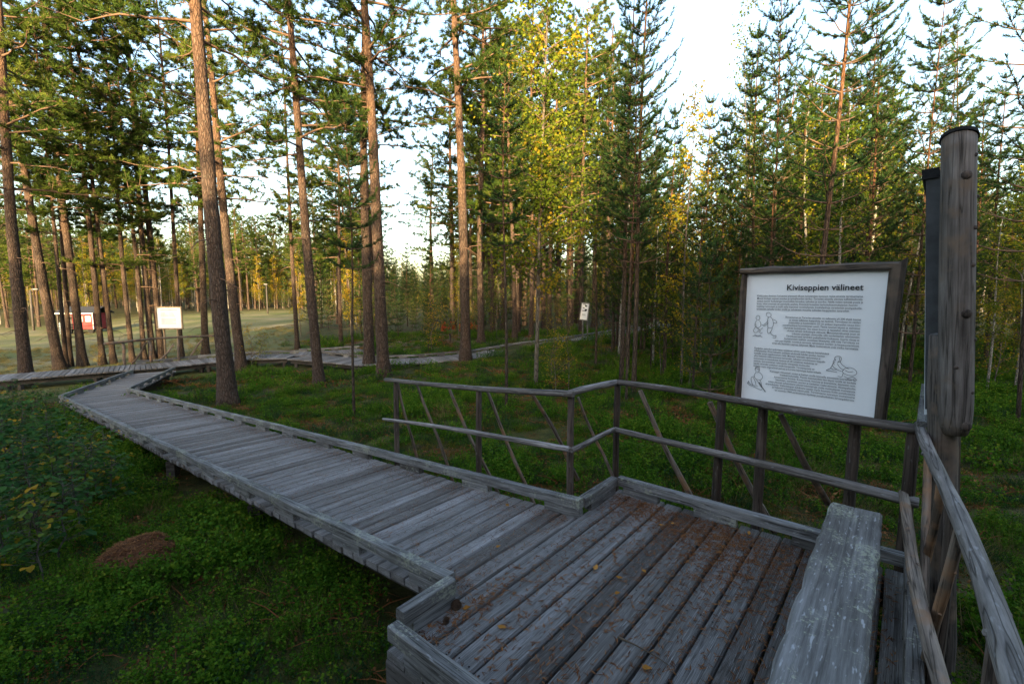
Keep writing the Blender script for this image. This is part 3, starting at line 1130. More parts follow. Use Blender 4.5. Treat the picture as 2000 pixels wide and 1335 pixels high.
# a kneeling figure grinding on a slab
sketch([[(.30, .22), (.26, .10), (.33, .02), (.44, .03), (.47, .14), (.43, .26), (.36, .28)],
        [(.28, .14), (.22, .28), (.26, .40)], [(.40, .06), (.42, .18), (.36, .30)],
        [(.28, .26), (.20, .40), (.26, .52), (.40, .62), (.52, .66)],
        [(.44, .24), (.50, .36), (.62, .46), (.72, .52)], [(.36, .36), (.46, .52), (.58, .60)],
        [(.20, .42), (.14, .58), (.02, .68), (.20, .70), (.36, .72)], [(.16, .56), (.24, .62), (.34, .60)],
        [(.60, .52), (.74, .46), (.90, .52), (.98, .66), (.90, .78), (.74, .80), (.58, .74), (.54, .64), (.60, .52)],
        [(.62, .60), (.74, .66), (.86, .62)], [(.56, .74), (.52, .90), (.40, .88)],
        [(.60, .86), (.72, .92), (.88, .86), (1.0, .98)], [(.70, .96), (.82, .99), (.92, .94)]],
       FX(.655), FZ(.595), pw * .215, ph * .165)
# a seated figure working a long point
sketch([[(.40, .20), (.36, .09), (.44, .01), (.56, .03), (.60, .13), (.54, .23), (.46, .24)],
        [(.38, .10), (.42, .06), (.50, .08), (.58, .14)],
        [(.42, .24), (.34, .36), (.36, .48), (.46, .54)], [(.58, .22), (.74, .32), (.78, .46), (.66, .56), (.52, .54)],
        [(.46, .54), (.58, .68), (.72, .84), (.80, .88)], [(.66, .56), (.74, .70), (.76, .84)],
        [(.36, .44), (.20, .48), (.18, .62), (.28, .80), (.40, .84)], [(.30, .50), (.40, .64), (.46, .80)],
        [(.04, .66), (.0, .78), (.14, .84), (.40, .90), (.72, .98), (.80, .94)], [(.04, .66), (.10, .76), (.30, .82), (.56, .84)],
        [(.60, .66), (.82, .90), (.98, 1.04)], [(.62, .65), (.84, .89), (.99, 1.03)]],
       FX(.055), FZ(.735), pw * .155, ph * .185)

# ------------------------------------------------------------------ big log upright of the second board (seen edge-on)
PB = pd(1857, 900, 2.42)
big = empty('edge_on_board', (PB.x, PB.y, ground_z(PB.x, PB.y)))
tag(big, 'tall notice board seen edge-on behind a thick grey log upright', 'sign')
gz0 = ground_z(PB.x, PB.y)
def rel(z):
    return z - gz0
tp = pd(1866, 268, 2.42)
bt = pd(1858, 835, 2.42)
LEANX = (tp.x - bt.x) / (tp.z - bt.z)
big.location = (bt.x - LEANX * (bt.z - gz0), PB.y, gz0)
big.rotation_euler = (0, math.atan(LEANX), 0)
# lower post
pole(big, 'post', (.0, .05, -.2), (.0, .05, rel(bt.z) + .5), 0.066, .062, 'log', sides=16, bend=.004, n=14)
# upper half-log: rounded lower end, slanting top
mb = MB()
zb, zt = rel(bt.z) - .02, rel(tp.z)
nseg = 26
rings = []
for i in range(nseg + 1):
    t = i / nseg
    z = zb + (zt - zb) * t
    r = .071 - .003 * t
    if t < .12:
        r *= math.sqrt(max(.02, 1 - ((.12 - t) / .12) ** 2)) * .35 + .65
    cx_ = 0.0
    rings.append((cx_, z, r))
vs, fs = [], []
sd_ = 20
for (x, z, r) in rings:
    for k in range(sd_):
        a = 2 * math.pi * k / sd_
        rr = r * (1 + .03 * noise.noise(Vector((math.cos(a) * 2, math.sin(a) * 2, z * 2))))
        zz = z
        if z > zt - .001:
            zz = z
        # slanted cut at the top, lower towards the board side
        k2 = max(0, (z - (zt - .16)) / .16)
        zz = z + k2 * (-.024 * math.cos(a) - .022 * math.sin(a) - .01)
        vs.append((x + rr * math.cos(a), rr * math.sin(a) - .02, zz))
for i in range(nseg):
    for k in range(sd_):
        k2 = (k + 1) % sd_
        fs.append((i * sd_ + k, i * sd_ + k2, (i + 1) * sd_ + k2, (i + 1) * sd_ + k))
fs.append(tuple(range(sd_ - 1, -1, -1)))
fs.append(tuple(nseg * sd_ + k for k in range(sd_)))
mb.add(vs, fs)
log = mb.build('log_upright', M['log'], big, True)
for (zf, an, rk) in ((.87, -1.9, .018), (.42, -1.75, .019), (.70, -1.2, .009), (.58, -1.35, .010), (.93, -1.25, .008), (.035, -1.6, .02), (.24, -2.3, .009), (.80, -.7, .008), (.33, -.9, .01), (.15, -1.2, .008)):
    mbk = MB()
    z = zb + (zt - zb) * zf
    c = Vector((0, -.02, z))
    q = Vector((math.cos(an), math.sin(an), .1))
    R = .067
    mbk.tube([c + q * (R - .02), c + q * (R + .005), c + q * (R + .008)], [rk * 1.5, rk * 1.15, rk * .5], 9)
    mbk.build('knot', M['post'], log, True)
# roofing felt cap over the slanted top
mb = MB()
rim = [vs[nseg * sd_ + k] for k in range(sd_)]
cxm = sum(p[0] for p in rim) / sd_
cym = sum(p[1] for p in rim) / sd_
top_v = []
for p in rim:
    dx, dy = p[0] - cxm, p[1] - cym
    top_v.append((cxm + dx * 1.10, cym + dy * 1.10, p[2] + .004))
for p in rim:
    dx, dy = p[0] - cxm, p[1] - cym
    top_v.append((cxm + dx * 1.06, cym + dy * 1.06, p[2] + .02))
fs2 = [tuple(sd_ + k for k in range(sd_)), tuple(range(sd_ - 1, -1, -1))] + [(k, (k + 1) % sd_, sd_ + (k + 1) % sd_, sd_ + k) for k in range(sd_)]
mb.add(top_v, fs2)
mb.build('roof_cap', M['felt'], big)
# the board itself, running away behind the log (its plane nearly along the line of sight)
vd = Vector((PB.x, PB.y, 0)).normalized()
perp = Vector((-vd.y, vd.x, 0))
ang = math.atan2(vd.y, vd.x) + RAD(2.0)
hold = Matrix.Translation((.055, .09, 0)) @ Matrix.Rotation(ang, 4, 'Z')
bz0, bz1 = rel(pd(1825, 815, 2.6).z), rel(pd(1820, 350, 2.6).z)
def bpart(name, c, s, key, jit=.002):
    mbb = MB()
    mbb.box(c, s, jit=jit)
    o = mbb.build(name, M[key], big)
    o.matrix_local = hold
    return o
bpart('panel', (.55, .085, (bz0 + bz1) / 2), (1.0, .012, bz1 - bz0 - .04), 'panel', 0)
bpart('tin_edge', (.06, .062, (bz0 + bz1) / 2 + .05), (.10, .055, bz1 - bz0 - .02), 'tin')
bpart('shelf', (.55, .080, bz0 - .03), (1.06, .085, .03), 'kerb')
bpart('top_board', (.55, .072, bz1 + .03), (1.10, .07, .05), 'felt')
bpart('far_upright', (1.12, -.03, (bz1 - .4) / 2), (.12, .12, bz1 + .4), 'log')

# ------------------------------------------------------------------ trees
def rot_to(z):
    return Vector((0, 0, 1)).rotation_difference(z.normalized())

TUFT_T = None

def tuft(mb, c, d, size, n, rnd, width):
    """a brush of needles at c pointing along d"""
    d = d.normalized()
    x = d.orthogonal().normalized()
    y = d.cross(x)
    for k in range(n):
        a = random.uniform(0, 6.283)
        sp = random.uniform(.35, 1.15)
        q = (d * random.uniform(.25, 1) + (x * math.cos(a) + y * math.sin(a)) * sp).normalized()
        L = size * random.uniform(.7, 1.15)
        w = q.cross(Vector((random.uniform(-1, 1), random.uniform(-1, 1), random.uniform(-1, 1)))).normalized() * width
        o = c - d * size * random.uniform(0, .5)
        mb.add([o - w, o + w, o + q * L], [(0, 1, 2)], min(1, max(0, rnd + random.uniform(-.2, .2))))

def twig_needles(mb, a, b, ln, n, rnd, width):
    """bottle-brush shoot from a to b"""
    d = (b - a)
    dn = d.normalized()
    x = dn.orthogonal().normalized()
    y = dn.cross(x)
    for k in range(n):
        t = random.random()
        an = random.uniform(0, 6.283)
        q = (dn * random.uniform(.5, 1.1) + (x * math.cos(an) + y * math.sin(an)) * .8).normalized()
        o = a + d * t
        L = ln * random.uniform(.75, 1.15)
        w = q.cross(dn).normalized() * width
        mb.add([o - w, o + w, o + q * L], [(0, 1, 2)], min(1, max(0, rnd + random.uniform(-.2, .2))))

def trunk_mesh(h, d, key, flare=1.75, sway=.14, sides=14, nodes=30, top=.12):
    mb = MB()
    pts, rr = [], []
    p1, p2 = random.uniform(0, 6), random.uniform(0, 6)
    for i in range(nodes + 1):
        t = (i / nodes) ** 1.25
        z = h * t - (.25 if i == 0 else 0)
        pts.append((sway * math.sin(2.2 * t * math.pi + p1) * t, sway * math.cos(1.7 * t * math.pi + p2) * t, z))
        r = d / 2 * (1 - t * (1 - top)) ** .85
        fl = 1 + (flare - 1) * math.exp(-max(0, z) / .28)
        rr.append(r * fl)
    mb.tube(pts, rr, sides, True, .07)
    return mb, pts, rr

def trunk_at(pts, z):
    for a, b in zip(pts, pts[1:]):
        if a[2] <= z <= b[2]:
            t = (z - a[2]) / (b[2] - a[2] + 1e-9)
            return Vector(a).lerp(Vector(b), t)
    return Vector(pts[-1])

def mature_pine(h, d, base, dens=1.0, spread=1.0, tn=15, lowdead=14):
    tb, pts, rr = trunk_mesh(h, d, 'pine_bark')
    br = MB()          # branches
    nd = MB()          # needles
    nb = int(46 * dens)
    for i in range(nb):
        t = (i + random.random()) / nb
        z = base + (h - base) * t ** 1.1
        c = trunk_at(pts, z)
        az = random.uniform(0, 6.283)
        prof = (math.sin(math.pi * min(1, .18 + .82 * t)) ** .7) * (1 - .55 * t)
        L = spread * (1.0 + 2.0 * prof) * random.uniform(.65, 1.15)
        rise = random.uniform(-.15, .25) + .5 * t
        hd = Vector((math.cos(az), math.sin(az), 0))
        q, pp = [], []
        n = 6
        for k in range(n + 1):
            s = k / n
            wig = Vector((random.uniform(-1, 1), random.uniform(-1, 1), random.uniform(-.6, .6))) * .07 * L * s
            q.append(c + hd * L * s + Vector((0, 0, L * (rise * s - .35 * s * s * (1 - t) + .22 * s ** 3))) + wig)
            pp.append((.009 + .011 * L) * (1 - .82 * s))
        br.tube(q, pp, 5, False)
        rnd = random.uniform(.2, .8)
        for k in range(2, n + 1):
            ns = 2 if k < n else 3
            for _ in range(ns + (random.random() < .5)):
                dd = (hd * random.uniform(.1, .9) + Vector((random.uniform(-1, 1), random.uniform(-1, 1), random.uniform(-.25, .75)))).normalized()
                ln = L * random.uniform(.14, .34) * (1.15 - .4 * k / n)
                o = q[k] if k == n else q[k].lerp(q[k - 1], random.random())
                e = o + dd * ln
                br.tube([o, o.lerp(e, .55) + Vector((0, 0, -.02)), e], [.010, .007, .004], 3, False)
                m = 2 + int(ln / .14)
                for j in range(m):
                    cc = o.lerp(e, .3 + .7 * (j + random.random() * .8) / m) + Vector((random.uniform(-1, 1), random.uniform(-1, 1), random.uniform(-.5, 1))) * .05
                    tuft(nd, cc, dd + Vector((0, 0, .35)), .17, tn, rnd, .0108)
    for i in range(lowdead):          # dead snags below the live crown
        z = random.uniform(base * .2, base)
        c = trunk_at(pts, z)
        az = random.uniform(0, 6.283)
        L = random.choice((random.uniform(.06, .2), random.uniform(.06, .25), random.uniform(.3, 1.1)))
        e = c + Vector((math.cos(az) * L, math.sin(az) * L, -L * random.uniform(0, .5)))
        mid = c.lerp(e, .5) + Vector((random.uniform(-.1, .1), random.uniform(-.1, .1), .08 * L))
        br.tube([c, mid, e], [.02, .012, .004], 4, False)
        for _ in range(3):
            s = random.uniform(.4, .95)
            o = c.lerp(e, s)
            br.tube([o, o + Vector((random.uniform(-.4, .4), random.uniform(-.4, .4), random.uniform(-.3, .1)))], [.006, .002], 3, False)
    return (tb.mesh('trunk', M['pine_bark'], True), br.mesh('branches', M['branch'], True), nd.mesh('crown', M['needle']))

def young_pine(h, d, base, whorls, Lmax, nn=29, key='needle_blue', nl=.082, nw=.0068):
    tb, pts, rr = trunk_mesh(h, d, 'young_bark', 1.2, .06, 8, 16, .08)
    br, nd = MB(), MB()
    for i in range(whorls):
        t = i / (whorls - 1)
        z = base + (h * .985 - base) * t
        c = trunk_at(pts, z)
        nb = random.choice((4, 5, 5, 6))
        a0 = random.uniform(0, 6.28)
        for k in range(nb):
            az = a0 + k * 6.283 / nb + random.uniform(-.3, .3)
            hd = Vector((math.cos(az), math.sin(az), 0))
            L = Lmax * (1 - t) ** .75 * random.uniform(.6, 1.1) + .16
            if t < .25:
                L *= .65 + 1.2 * t
            up = .15 + .75 * t
            q = []
            n = 5
            for j in range(n + 1):
                s = j / n
                q.append(c + hd * L * s + Vector((0, 0, L * (up * s * .6 + .45 * s * s - .12 * s))) + Vector((random.uniform(-1, 1), random.uniform(-1, 1), 0)) * .025 * L)
            br.tube(q, [(.006 + .008 * L) * (1 - .8 * j / n) for j in range(n + 1)], 4, False)
            rnd = random.uniform(.15, .8)
            dead = t < .12 and random.random() < .6
            if dead:
                continue
            start = 2 if L > .7 else 1
            for j in range(start, n):
                twig_needles(nd, q[j], q[j + 1], nl, int(nn * .8 * (q[j + 1] - q[j]).length / .16) + 3, rnd, nw)
                for sgn in (-1, 1):
                    if random.random() < .85:
                        sd = Vector((-hd.y * sgn, hd.x * sgn, 0))
                        dd = (hd * .75 + sd * .8 + Vector((0, 0, .35 + .3 * t))).normalized()
                        ln = L * random.uniform(.16, .34) * (1.2 - .7 * j / n)
                        e = q[j] + dd * ln
                        br.tube([q[j], e], [.006, .003], 3, False)
                        twig_needles(nd, q[j].lerp(e, .15), e, nl, int(nn * ln / .16) + 4, rnd, nw)
            e = q[-1] + Vector((hd.x * .3, hd.y * .3, .8)).normalized() * .14
            twig_needles(nd, q[-1], e, nl, nn, min(1, rnd + .15), nw)
    twig_needles(nd, Vector(pts[-2]), Vector(pts[-1]) + Vector((0, 0, .2)), nl, nn * 2, .5, nw)
    return (tb.mesh('trunk', M['young_bark'], True), br.mesh('branches', M['branch'], True), nd.mesh('crown', M[key]))

def leaf_quad(mb, c, d, size, rnd):
    d = d.normalized()
    x = d.cross(Vector((random.uniform(-1, 1), random.uniform(-1, 1), random.uniform(-1, 1))))
    if x.length < 1e-4:
        return
    x = x.normalized() * size * .42
    nrm = d.cross(x).normalized() * size * .08
    mb.add([c, c + d * size * .42 + x + nrm, c + d * size, c + d * size * .42 - x + nrm], [(0, 1, 2), (0, 2, 3)], rnd)

def birch(h, d, base, nb, leafn, Lmax, leafkey, lsize=.07, bark='birch_bark', droop=.35, yellow=.5):
    tb, pts, rr = trunk_mesh(h, d, bark, 1.25, .12, 8, 16, .06)
    br, lf = MB(), MB()
    for i in range(nb):
        t = (i + random.random()) / nb
        z = base + (h * .98 - base) * t
        c = trunk_at(pts, z)
        az = random.uniform(0, 6.283)
        hd = Vector((math.cos(az), math.sin(az), 0))
        L = Lmax * (1 - .75 * t) * random.uniform(.5, 1.1) * (.6 + .8 * min(1, t * 4) * .5) + .15
        q = [c]
        n = 5
        for j in range(1, n + 1):
            s = j / n
            q.append(c + hd * L * s * .8 + Vector((0, 0, L * (.75 * s - droop * s * s))) + Vector((random.uniform(-1, 1), random.uniform(-1, 1), random.uniform(-1, 1))) * .05 * L)
        br.tube(q, [(.004 + .008 * L) * (1 - .85 * j / n) for j in range(n + 1)], 4, False)
        rb = random.random() ** (1 / max(.05, yellow)) if yellow < 1 else random.uniform(.3, 1)
        nl = max(8, int(leafn * 1.35 * L / (Lmax * .6)))
        for _ in range(nl):
            s = random.uniform(.25, 1.02)
            k = min(n - 1, int(s * n))
            o = q[k].lerp(q[k + 1], s * n - k)
            off = Vector((random.gauss(0, 1), random.gauss(0, 1), random.gauss(-.2, .9))) * (.10 + .12 * L * s) * .6
            leaf_quad(lf, o + off, Vector((random.uniform(-1, 1), random.uniform(-1, 1), random.uniform(-1.2, .3))), lsize * random.uniform(.7, 1.2), min(1, max(0, rb * .6 + random.uniform(-.1, .35))))
    return (tb.mesh('trunk', M[bark], True), br.mesh('branches', M['twig'], True), lf.mesh('crown', M[leafkey]))

random.seed(21)
MP = [mature_pine(18, .36, 6.8, 1.0, 1.0), mature_pine(19, .36, 6.2, 1.1, 1.1), mature_pine(17, .34, 7.4, .9, .95),
      mature_pine(16, .30, 5.6, 1.0, .9), mature_pine(20, .38, 8.4, 1.0, 1.1), mature_pine(14, .26, 4.2, .95, .85)]
MPH = [18, 19, 17, 16, 20, 14]
MPD = [.36, .36, .34, .30, .38, .26]
YP = [young_pine(9.2, .13, 1.3, 19, 1.35), young_pine(8.0, .11, 1.0, 17, 1.2), young_pine(6.2, .085, .8, 14, 1.0),
      young_pine(10.5, .14, 2.4, 18, 1.3), young_pine(3.2, .045, .4, 9, .6, 14), young_pine(7.0, .07, 3.4, 9, .8), young_pine(10.0, .12, 3.0, 17, 1.15)]
YPH = [9.2, 8.0, 6.2, 10.5, 3.2, 7.0, 10.0]
YPD = [.13, .11, .085, .14, .045, .07, .12]
BI = [birch(9.5, .11, 1.9, 110, 74, 2.1, 'birch_leaf', bark='grey_stem', yellow=.35), birch(8.0, .10, 1.8, 60, 40, 1.3, 'birch_leaf', yellow=.6),
      birch(7.0, .08, 1.2, 55, 36, 1.1, 'yellow_leaf', yellow=1.0, bark='grey_stem'), birch(10.5, .12, 3.2, 60, 40, 1.5, 'birch_leaf', yellow=.5), birch(10.0, .07, 3.4, 46, 26, 1.1, 'birch_leaf', yellow=.5, bark='grey_stem')]
BIH = [9.5, 8.0, 7.0, 10.5, 10.0]
BID = [.11, .10, .08, .12, .07]
SPR = young_pine(6.5, .10, .15, 26, 1.5, 10, 'needle', .12, .024)  # extra dense needles, shaped to block the low sun from behind
BUSH = [birch(1.9, .022, .25, 26, 12, .55, 'yellow_leaf', .042, 'grey_stem', .2, 1.0), birch(1.4, .018, .15, 22, 11, .5, 'birch_leaf', .042, 'grey_stem', .2, .5),
        birch(2.6, .028, .5, 30, 12, .6, 'birch_leaf', .045, 'grey_stem', .2, .7)]

def plant_tree(name, meshes, base, label, cat='tree', group=None, lean=None, rz=None, kt=1.0, kh=1.0, kc=None):
    """tree root at its foot; kt thickens the trunk, kh stretches the height"""
    root = empty(name, base)
    rz = random.uniform(0, 6.283) if rz is None else rz
    qz = Matrix.Rotation(rz, 4, 'Z')
    m = Matrix.Translation(base) @ (rot_to(lean).to_matrix().to_4x4() if lean is not None else Matrix.Identity(4)) @ qz
    root.matrix_basis = m
    tag(root, label, cat, group)
    tr, br, cr = meshes
    kc = kh if kc is None else kc
    o = link('trunk', tr, root)
    o.scale = (kt, kt, kh)
    b = link('branches', br, root)
    b.scale = (kc, kc, kh)
    b['kind'] = 'stuff'
    c = link('crown', cr, root)
    c.scale = (kc, kc, kh)
    return root

def trunk_px(xb, yb, xt, yt, wpx, meshes_i, label, group=None, kind='M', depth=None, hk=None, name=None, rz=None):
    """tree whose foot shows at pixel (xb,yb) and whose trunk passes pixel (xt,yt); wpx = trunk width in pixels"""
    base = gp(xb, yb) if depth is None else pd(xb, yb, depth)
    if depth is not None:
        base.z = ground_z(base.x, base.y, False)
    d = base.y
    top = pd(xt, yt, d)
    b2 = pd(xb, yb, d)
    lean = (top - b2)
    dia = wpx * d / FPX * math.cos(math.atan((xb - CX) / FPX)) ** .5
    tab = {'M': (MP, MPH, MPD, 'pine_tree'), 'Y': (YP, YPH, YPD, 'young_pine'), 'B': (BI, BIH, BID, 'birch_tree')}[kind]
    base.z -= .03
    return plant_tree(name or tab[3], tab[0][meshes_i], base, label, 'tree', group, lean, rz, dia / tab[2][meshes_i], hk or 1.0)

TREE_SPOTS = []
def T(*a, **k):
    r = trunk_px(*a, **k)
    TREE_SPOTS.append((r.matrix_basis.translation.x, r.matrix_basis.translation.y))
    return r
random.seed(5)
GF = 'tall pines along the edge of the field'
LF = 'tall slim pine in the row between the far walk and the mown field'
T(52, 748, 25, 430, 25, 1, 'leaning thick pine standing in front of the far cross walk, lichen on its foot', GF)
T(118, 722, 61, 430, 20, 0, 'dark pine with a strong lean behind the cross walk, near the red cabin', GF)
T(130, 718, 104, 430, 9, 3, LF, GF)
T(138, 716, 118, 430, 10, 2, LF, GF)
T(162, 716, 128, 430, 17, 4, 'stout pine hiding one end of the red cabin', GF)
T(201, 712, 172, 430, 12, 0, 'pine trunk in front of the middle of the red cabin', GF)
T(222, 710, 190, 430, 11, 2, 'sunlit pine trunk beside the window end of the red cabin', GF)
T(259, 707, 233, 430, 10, 3, LF, GF)
T(282, 704, 258, 430, 10, 5, LF, GF)
T(298, 702, 275, 430, 12, 1, LF, GF)
T(316, 700, 288, 430, 14, 0, 'pine trunk directly behind the sunlit white board', GF)
T(355, 698, 337, 430, 9, 4, 'reddish pine just right of the sunlit white board', GF)
T(402, 695, 392, 430, 14, 2, 'dark straight pine where the far pole railing ends', GF)
T(447, 792, 414, 430, 33, 4, 'thickest pine with plated lichen-flecked bark beside the ramp kerb', rz=1.0)
T(472, 724, 440, 430, 20, 1, 'tall pine close behind the thickest pine by the ramp', rz=3.9)
T(581, 684, 567, 430, 9, 3, 'slim pine where the far walks join')
T(624, 752, 596, 430, 20, 0, 'brown pine standing in the moss in front of the far walks')
T(666, 678, 661, 430, 8, 5, 'slim pine behind the forked walk')
T(721, 722, 715, 430, 21, 2, 'left one of the twin pine trunks in front of the forked walk')
T(750, 738, 734, 430, 24, 4, 'right one of the twin pine trunks, close to the free end of the railing')
T(910, 704, 902, 430, 20, 4, 'lone straight pine with scaly bark standing against open sky', hk=1.05)
T(885, 640, 882, 430, 12, 0, 'pine behind the lone straight pine, by the red plants')
T(1010, 636, 1008, 430, 11, 1, 'thick pine beyond the distant walk with birches round it')
T(1113, 645, 1113, 430, 11, 2, 'thick pale-lit pine behind the narrow white board')
T(1092, 632, 1090, 430, 9, 0, 'pine next to the thick pine behind the narrow white board')
T(845, 632, 842, 430, 9, 5, 'slender pine at the gap of open sky')
for k, (px, dep, i) in enumerate(((962, 27, 1), (982, 31, 0), (1038, 26, 1), (1062, 33, 4), (1135, 28, 1), (1160, 34, 0), (1185, 30, 2), (1025, 36, 3))):
    T(px, 600, px + (px - 1000) * .05, 200, 9, i, ['tall sunlit pine behind the leafy grey-stemmed birch', 'tall golden-lit pine standing near the thick pale-lit pine'][px > 1100], ['sunlit pines behind the birch', 'golden-lit pines by the pale-lit pine'][px > 1100], depth=dep)
GY = 'young pines behind the railing'
T(989, 800, 986, 300, 6.5, 5, 'thin young pine with a bare stem just beyond the ramp railing', GY, 'Y')
T(692, 815, 686, 560, 6, 5, 'thin young pine with few twigs between the ramp and the free railing end', GY, 'Y', hk=.9)
T(1213, 752, 1236, 0, 9.5, 6, 'left one of three young pines growing close together behind the railing corner', GY, 'Y')
T(1223, 788, 1244, 100, 5.5, 5, 'thinnest of the three young pines growing close together', GY, 'Y')
T(1237, 772, 1262, 0, 10, 6, 'right one of the three young pines growing close together', GY, 'Y')
T(1598, 515, 1648, 0, 13, 3, 'tall young pine with reddish stem rising directly behind the information board', GY, 'Y', depth=8.6)
T(1508, 560, 1531, 60, 8, 0, 'dark young pine left of the reddish stem above the information board', GY, 'Y', depth=11.0)
T(1690, 560, 1722, 40, 8, 1, 'young pine above the right end of the information board', GY, 'Y', depth=11.5, hk=1.15)
T(1665, 560, 1692, 80, 6, 1, 'slim young pine between two others above the information board', GY, 'Y', depth=13.0, hk=1.1)
T(1790, 600, 1826, 190, 7, 0, 'slim young pine beside the log upright of the edge-on board', GY, 'Y', depth=10.5)
T(1163, 720, 1170, 300, 5, 5, 'young pine with a thin stem before the narrow white board', GY, 'Y')
T(1452, 720, 1462, 40, 4.2, 4, 'thin-stemmed birch with sparse high leaves left of the information board', None, 'B', depth=15.5, hk=1.15)
T(1046, 757, 1062, 250, 8.5, 0, 'leafy grey-stemmed birch in full green leaf beyond the railing', None, 'B', hk=1.2)
T(1330, 735, 1345, 400, 5, 2, 'yellowing birch among the young pines beyond the railing', None, 'B', depth=11.5)
T(1405, 700, 1418, 300, 5, 1, 'young pine beside the yellowing birch', GY, 'Y', depth=15)
T(1392, 690, 1400, 400, 5, 2, 'yellow-leaved birch behind the young pines left of the board', None, 'B', depth=16)
T(2010, 640, 2040, 200, 9, 3, 'young pine at the wood edge beyond the log upright', GY, 'Y', depth=7.5)
T(1882, 560, 1881, 0, 8, 1, 'tall sunlit pine rising above the log upright', None, 'M', depth=32, hk=1.0)

# --- woodland filled with trees that can be told apart
def far_from_trees(x, y, dmin):
    return all((x - a) ** 2 + (y - b) ** 2 > dmin * dmin for a, b in TREE_SPOTS)

def fill(n, xr, dr, chooser, dmin, tries=6000):
    c = 0
    for _ in range(tries):
        if c >= n:
            break
        d = math.sqrt(random.uniform(dr[0] ** 2, dr[1] ** 2))
        px = random.uniform(*xr)
        x, y = (px - CX) / FPX * d, d
        if 1085 < px < 1175 and d < 25.5:
            continue
        if on_walk(x, y, .5) or field_mask(x, y) > .15 or not far_from_trees(x, y, dmin):
            continue
        if chooser(x, y, d, px):
            TREE_SPOTS.append((x, y))
            c += 1

random.seed(11)
def pick(x, y, tab, idx, nm, label, group, ks=(.85, 1.15)):
    k = random.uniform(*ks)
    ln = Vector((random.gauss(0, .018), random.gauss(0, .018), 1))
    plant_tree(nm, tab[idx], Vector((x, y, ground_z(x, y, False) - .04)), label, 'tree', group, ln, None, k * random.uniform(.9, 1.1), k)
    return True

def zone(px, d):
    a = 'left of the information board' if px < 1430 else ('behind the information board' if px < 1760 else 'beyond the log upright')
    return a + (', near the railing' if d < 14 else ', deeper in the stand')

def sky_h(px, d, lo, hi):
    """tree height that puts the top between two picture rows of the photograph's skyline"""
    return 2.2 + d * (HORIZON - random.uniform(lo, hi)) / FPX

def sized(x, y, tab, hts, choices, h, nm, label, group):
    i = random.choice(choices)
    k = min(1.2, max(.42, h / hts[i]))
    return pick(x, y, tab, i, nm, label, group, (k * .95, k * 1.05))

def right_near(x, y, d, px):
    r = random.random()
    zn = zone(px, d)
    gap = 1260 < px < 1450
    h = sky_h(px, d, 200 if gap else 60, 470 if gap else 420)
    if r < .66:
        return sized(x, y, YP, YPH, (0, 1, 1, 2, 3), h, 'young_pine', 'slender young pine ' + zn, 'young pines in the dense stand')
    if r < .88:
        return sized(x, y, BI, BIH, (1, 1, 2), h * .85, 'birch_tree', 'small yellowing birch ' + zn, 'small birches in the dense stand')
    return pick(x, y, YP, 4, 'pine_sapling', 'pine sapling ' + zn, 'pine saplings', (.5, 1.0))

fill(118, (1190, 2150), (9.0, 22), right_near, .95)

def zone2(px, d):
    a = 'between the distant walk and the leafy birch' if px < 1190 else ('behind the three close young pines' if px < 1430 else ('far behind the information board' if px < 1760 else 'far behind the log upright'))
    return a

def right_far(x, y, d, px):
    r = random.random()
    zn = zone2(px, d)
    if px < 1190:
        h = sky_h(px, d, -150, 220)
    elif 1260 < px < 1450 or px > 1740:
        h = sky_h(px, d, 280, 430)
    else:
        h = sky_h(px, d, 120, 400)
    if r < .55 and h > 8.5:
        return sized(x, y, MP, MPH, (0, 1, 2, 3, 5), h, 'pine_tree', 'full-grown pine ' + zn, 'full-grown pines of the wood')
    if r < .8:
        return sized(x, y, YP, YPH, (0, 1, 3), min(h, 12), 'young_pine', 'slender pine ' + zn, 'young pines further back')
    return sized(x, y, BI, BIH, (1, 3, 2), min(h, 11), 'birch_tree', 'birch with yellow-green leaves ' + zn, 'birches further back')

fill(120, (930, 2200), (22, 48), right_far, 1.5)

def mid_far(x, y, d, px):
    if 770 < px < 880:
        return pick(x, y, YP, random.choice((1, 2, 4)), 'young_pine', 'low young pine under the gap of open sky', 'low pines under the sky gap', (.6, .85))
    r = random.random()
    if r < .4:
        return pick(x, y, YP, random.choice((0, 1, 2, 3)), 'young_pine', 'young pine between the forked walk and the field', 'young pines by the forked walk', (.7, 1.05))
    if r < .7:
        return pick(x, y, MP, random.choice((3, 5, 2)), 'pine_tree', 'full-grown pine standing beyond the forked walk', 'full-grown pines beyond the fork', (.75, .95))
    return pick(x, y, BI, random.choice((1, 2, 3)), 'birch_tree', 'birch with autumn leaves beyond the forked walk', 'birches beyond the fork', (.6, .95))

fill(46, (540, 980), (23, 52), mid_far, 1.7)

def left_edge(x, y, d, px):
    r = random.random()
    zn = 'behind the red cabin' if px < 240 else ('across the field behind the sunlit white board' if px < 430 else 'across the field, right of the thickest pine')
    if r < .5:
        return pick(x, y, BI, random.choice((1, 3, 2, 2)), 'birch_tree', 'yellowing birch with sun-gold leaf colour in the tree line ' + zn, 'birches across the field', (1.0, 1.45))  # more yellow crowns here imitate golden sunlight, besides autumn colour
    return pick(x, y, MP, random.choice((3, 5, 2)), 'pine_tree', 'pine in the tree line ' + zn, 'pines across the field', (.7, 1.0))

def line_fill(n):
    c = 0
    for _ in range(4000):
        if c >= n:
            break
        px = random.uniform(-130, 680)
        dmin = 46 + max(0, (px - 60)) * .055
        d = dmin + random.random() ** 1.5 * 22
        x, y = (px - CX) / FPX * d, d
        if field_mask(x, y) > .6 and px > 90 and d < dmin + 3:
            continue
        if not far_from_trees(x, y, 1.7):
            continue
        if 100 < px < 230 and d < 50:
            continue
        left_edge(x, y, d, px)
        TREE_SPOTS.append((x, y))
        c += 1
line_fill(135)

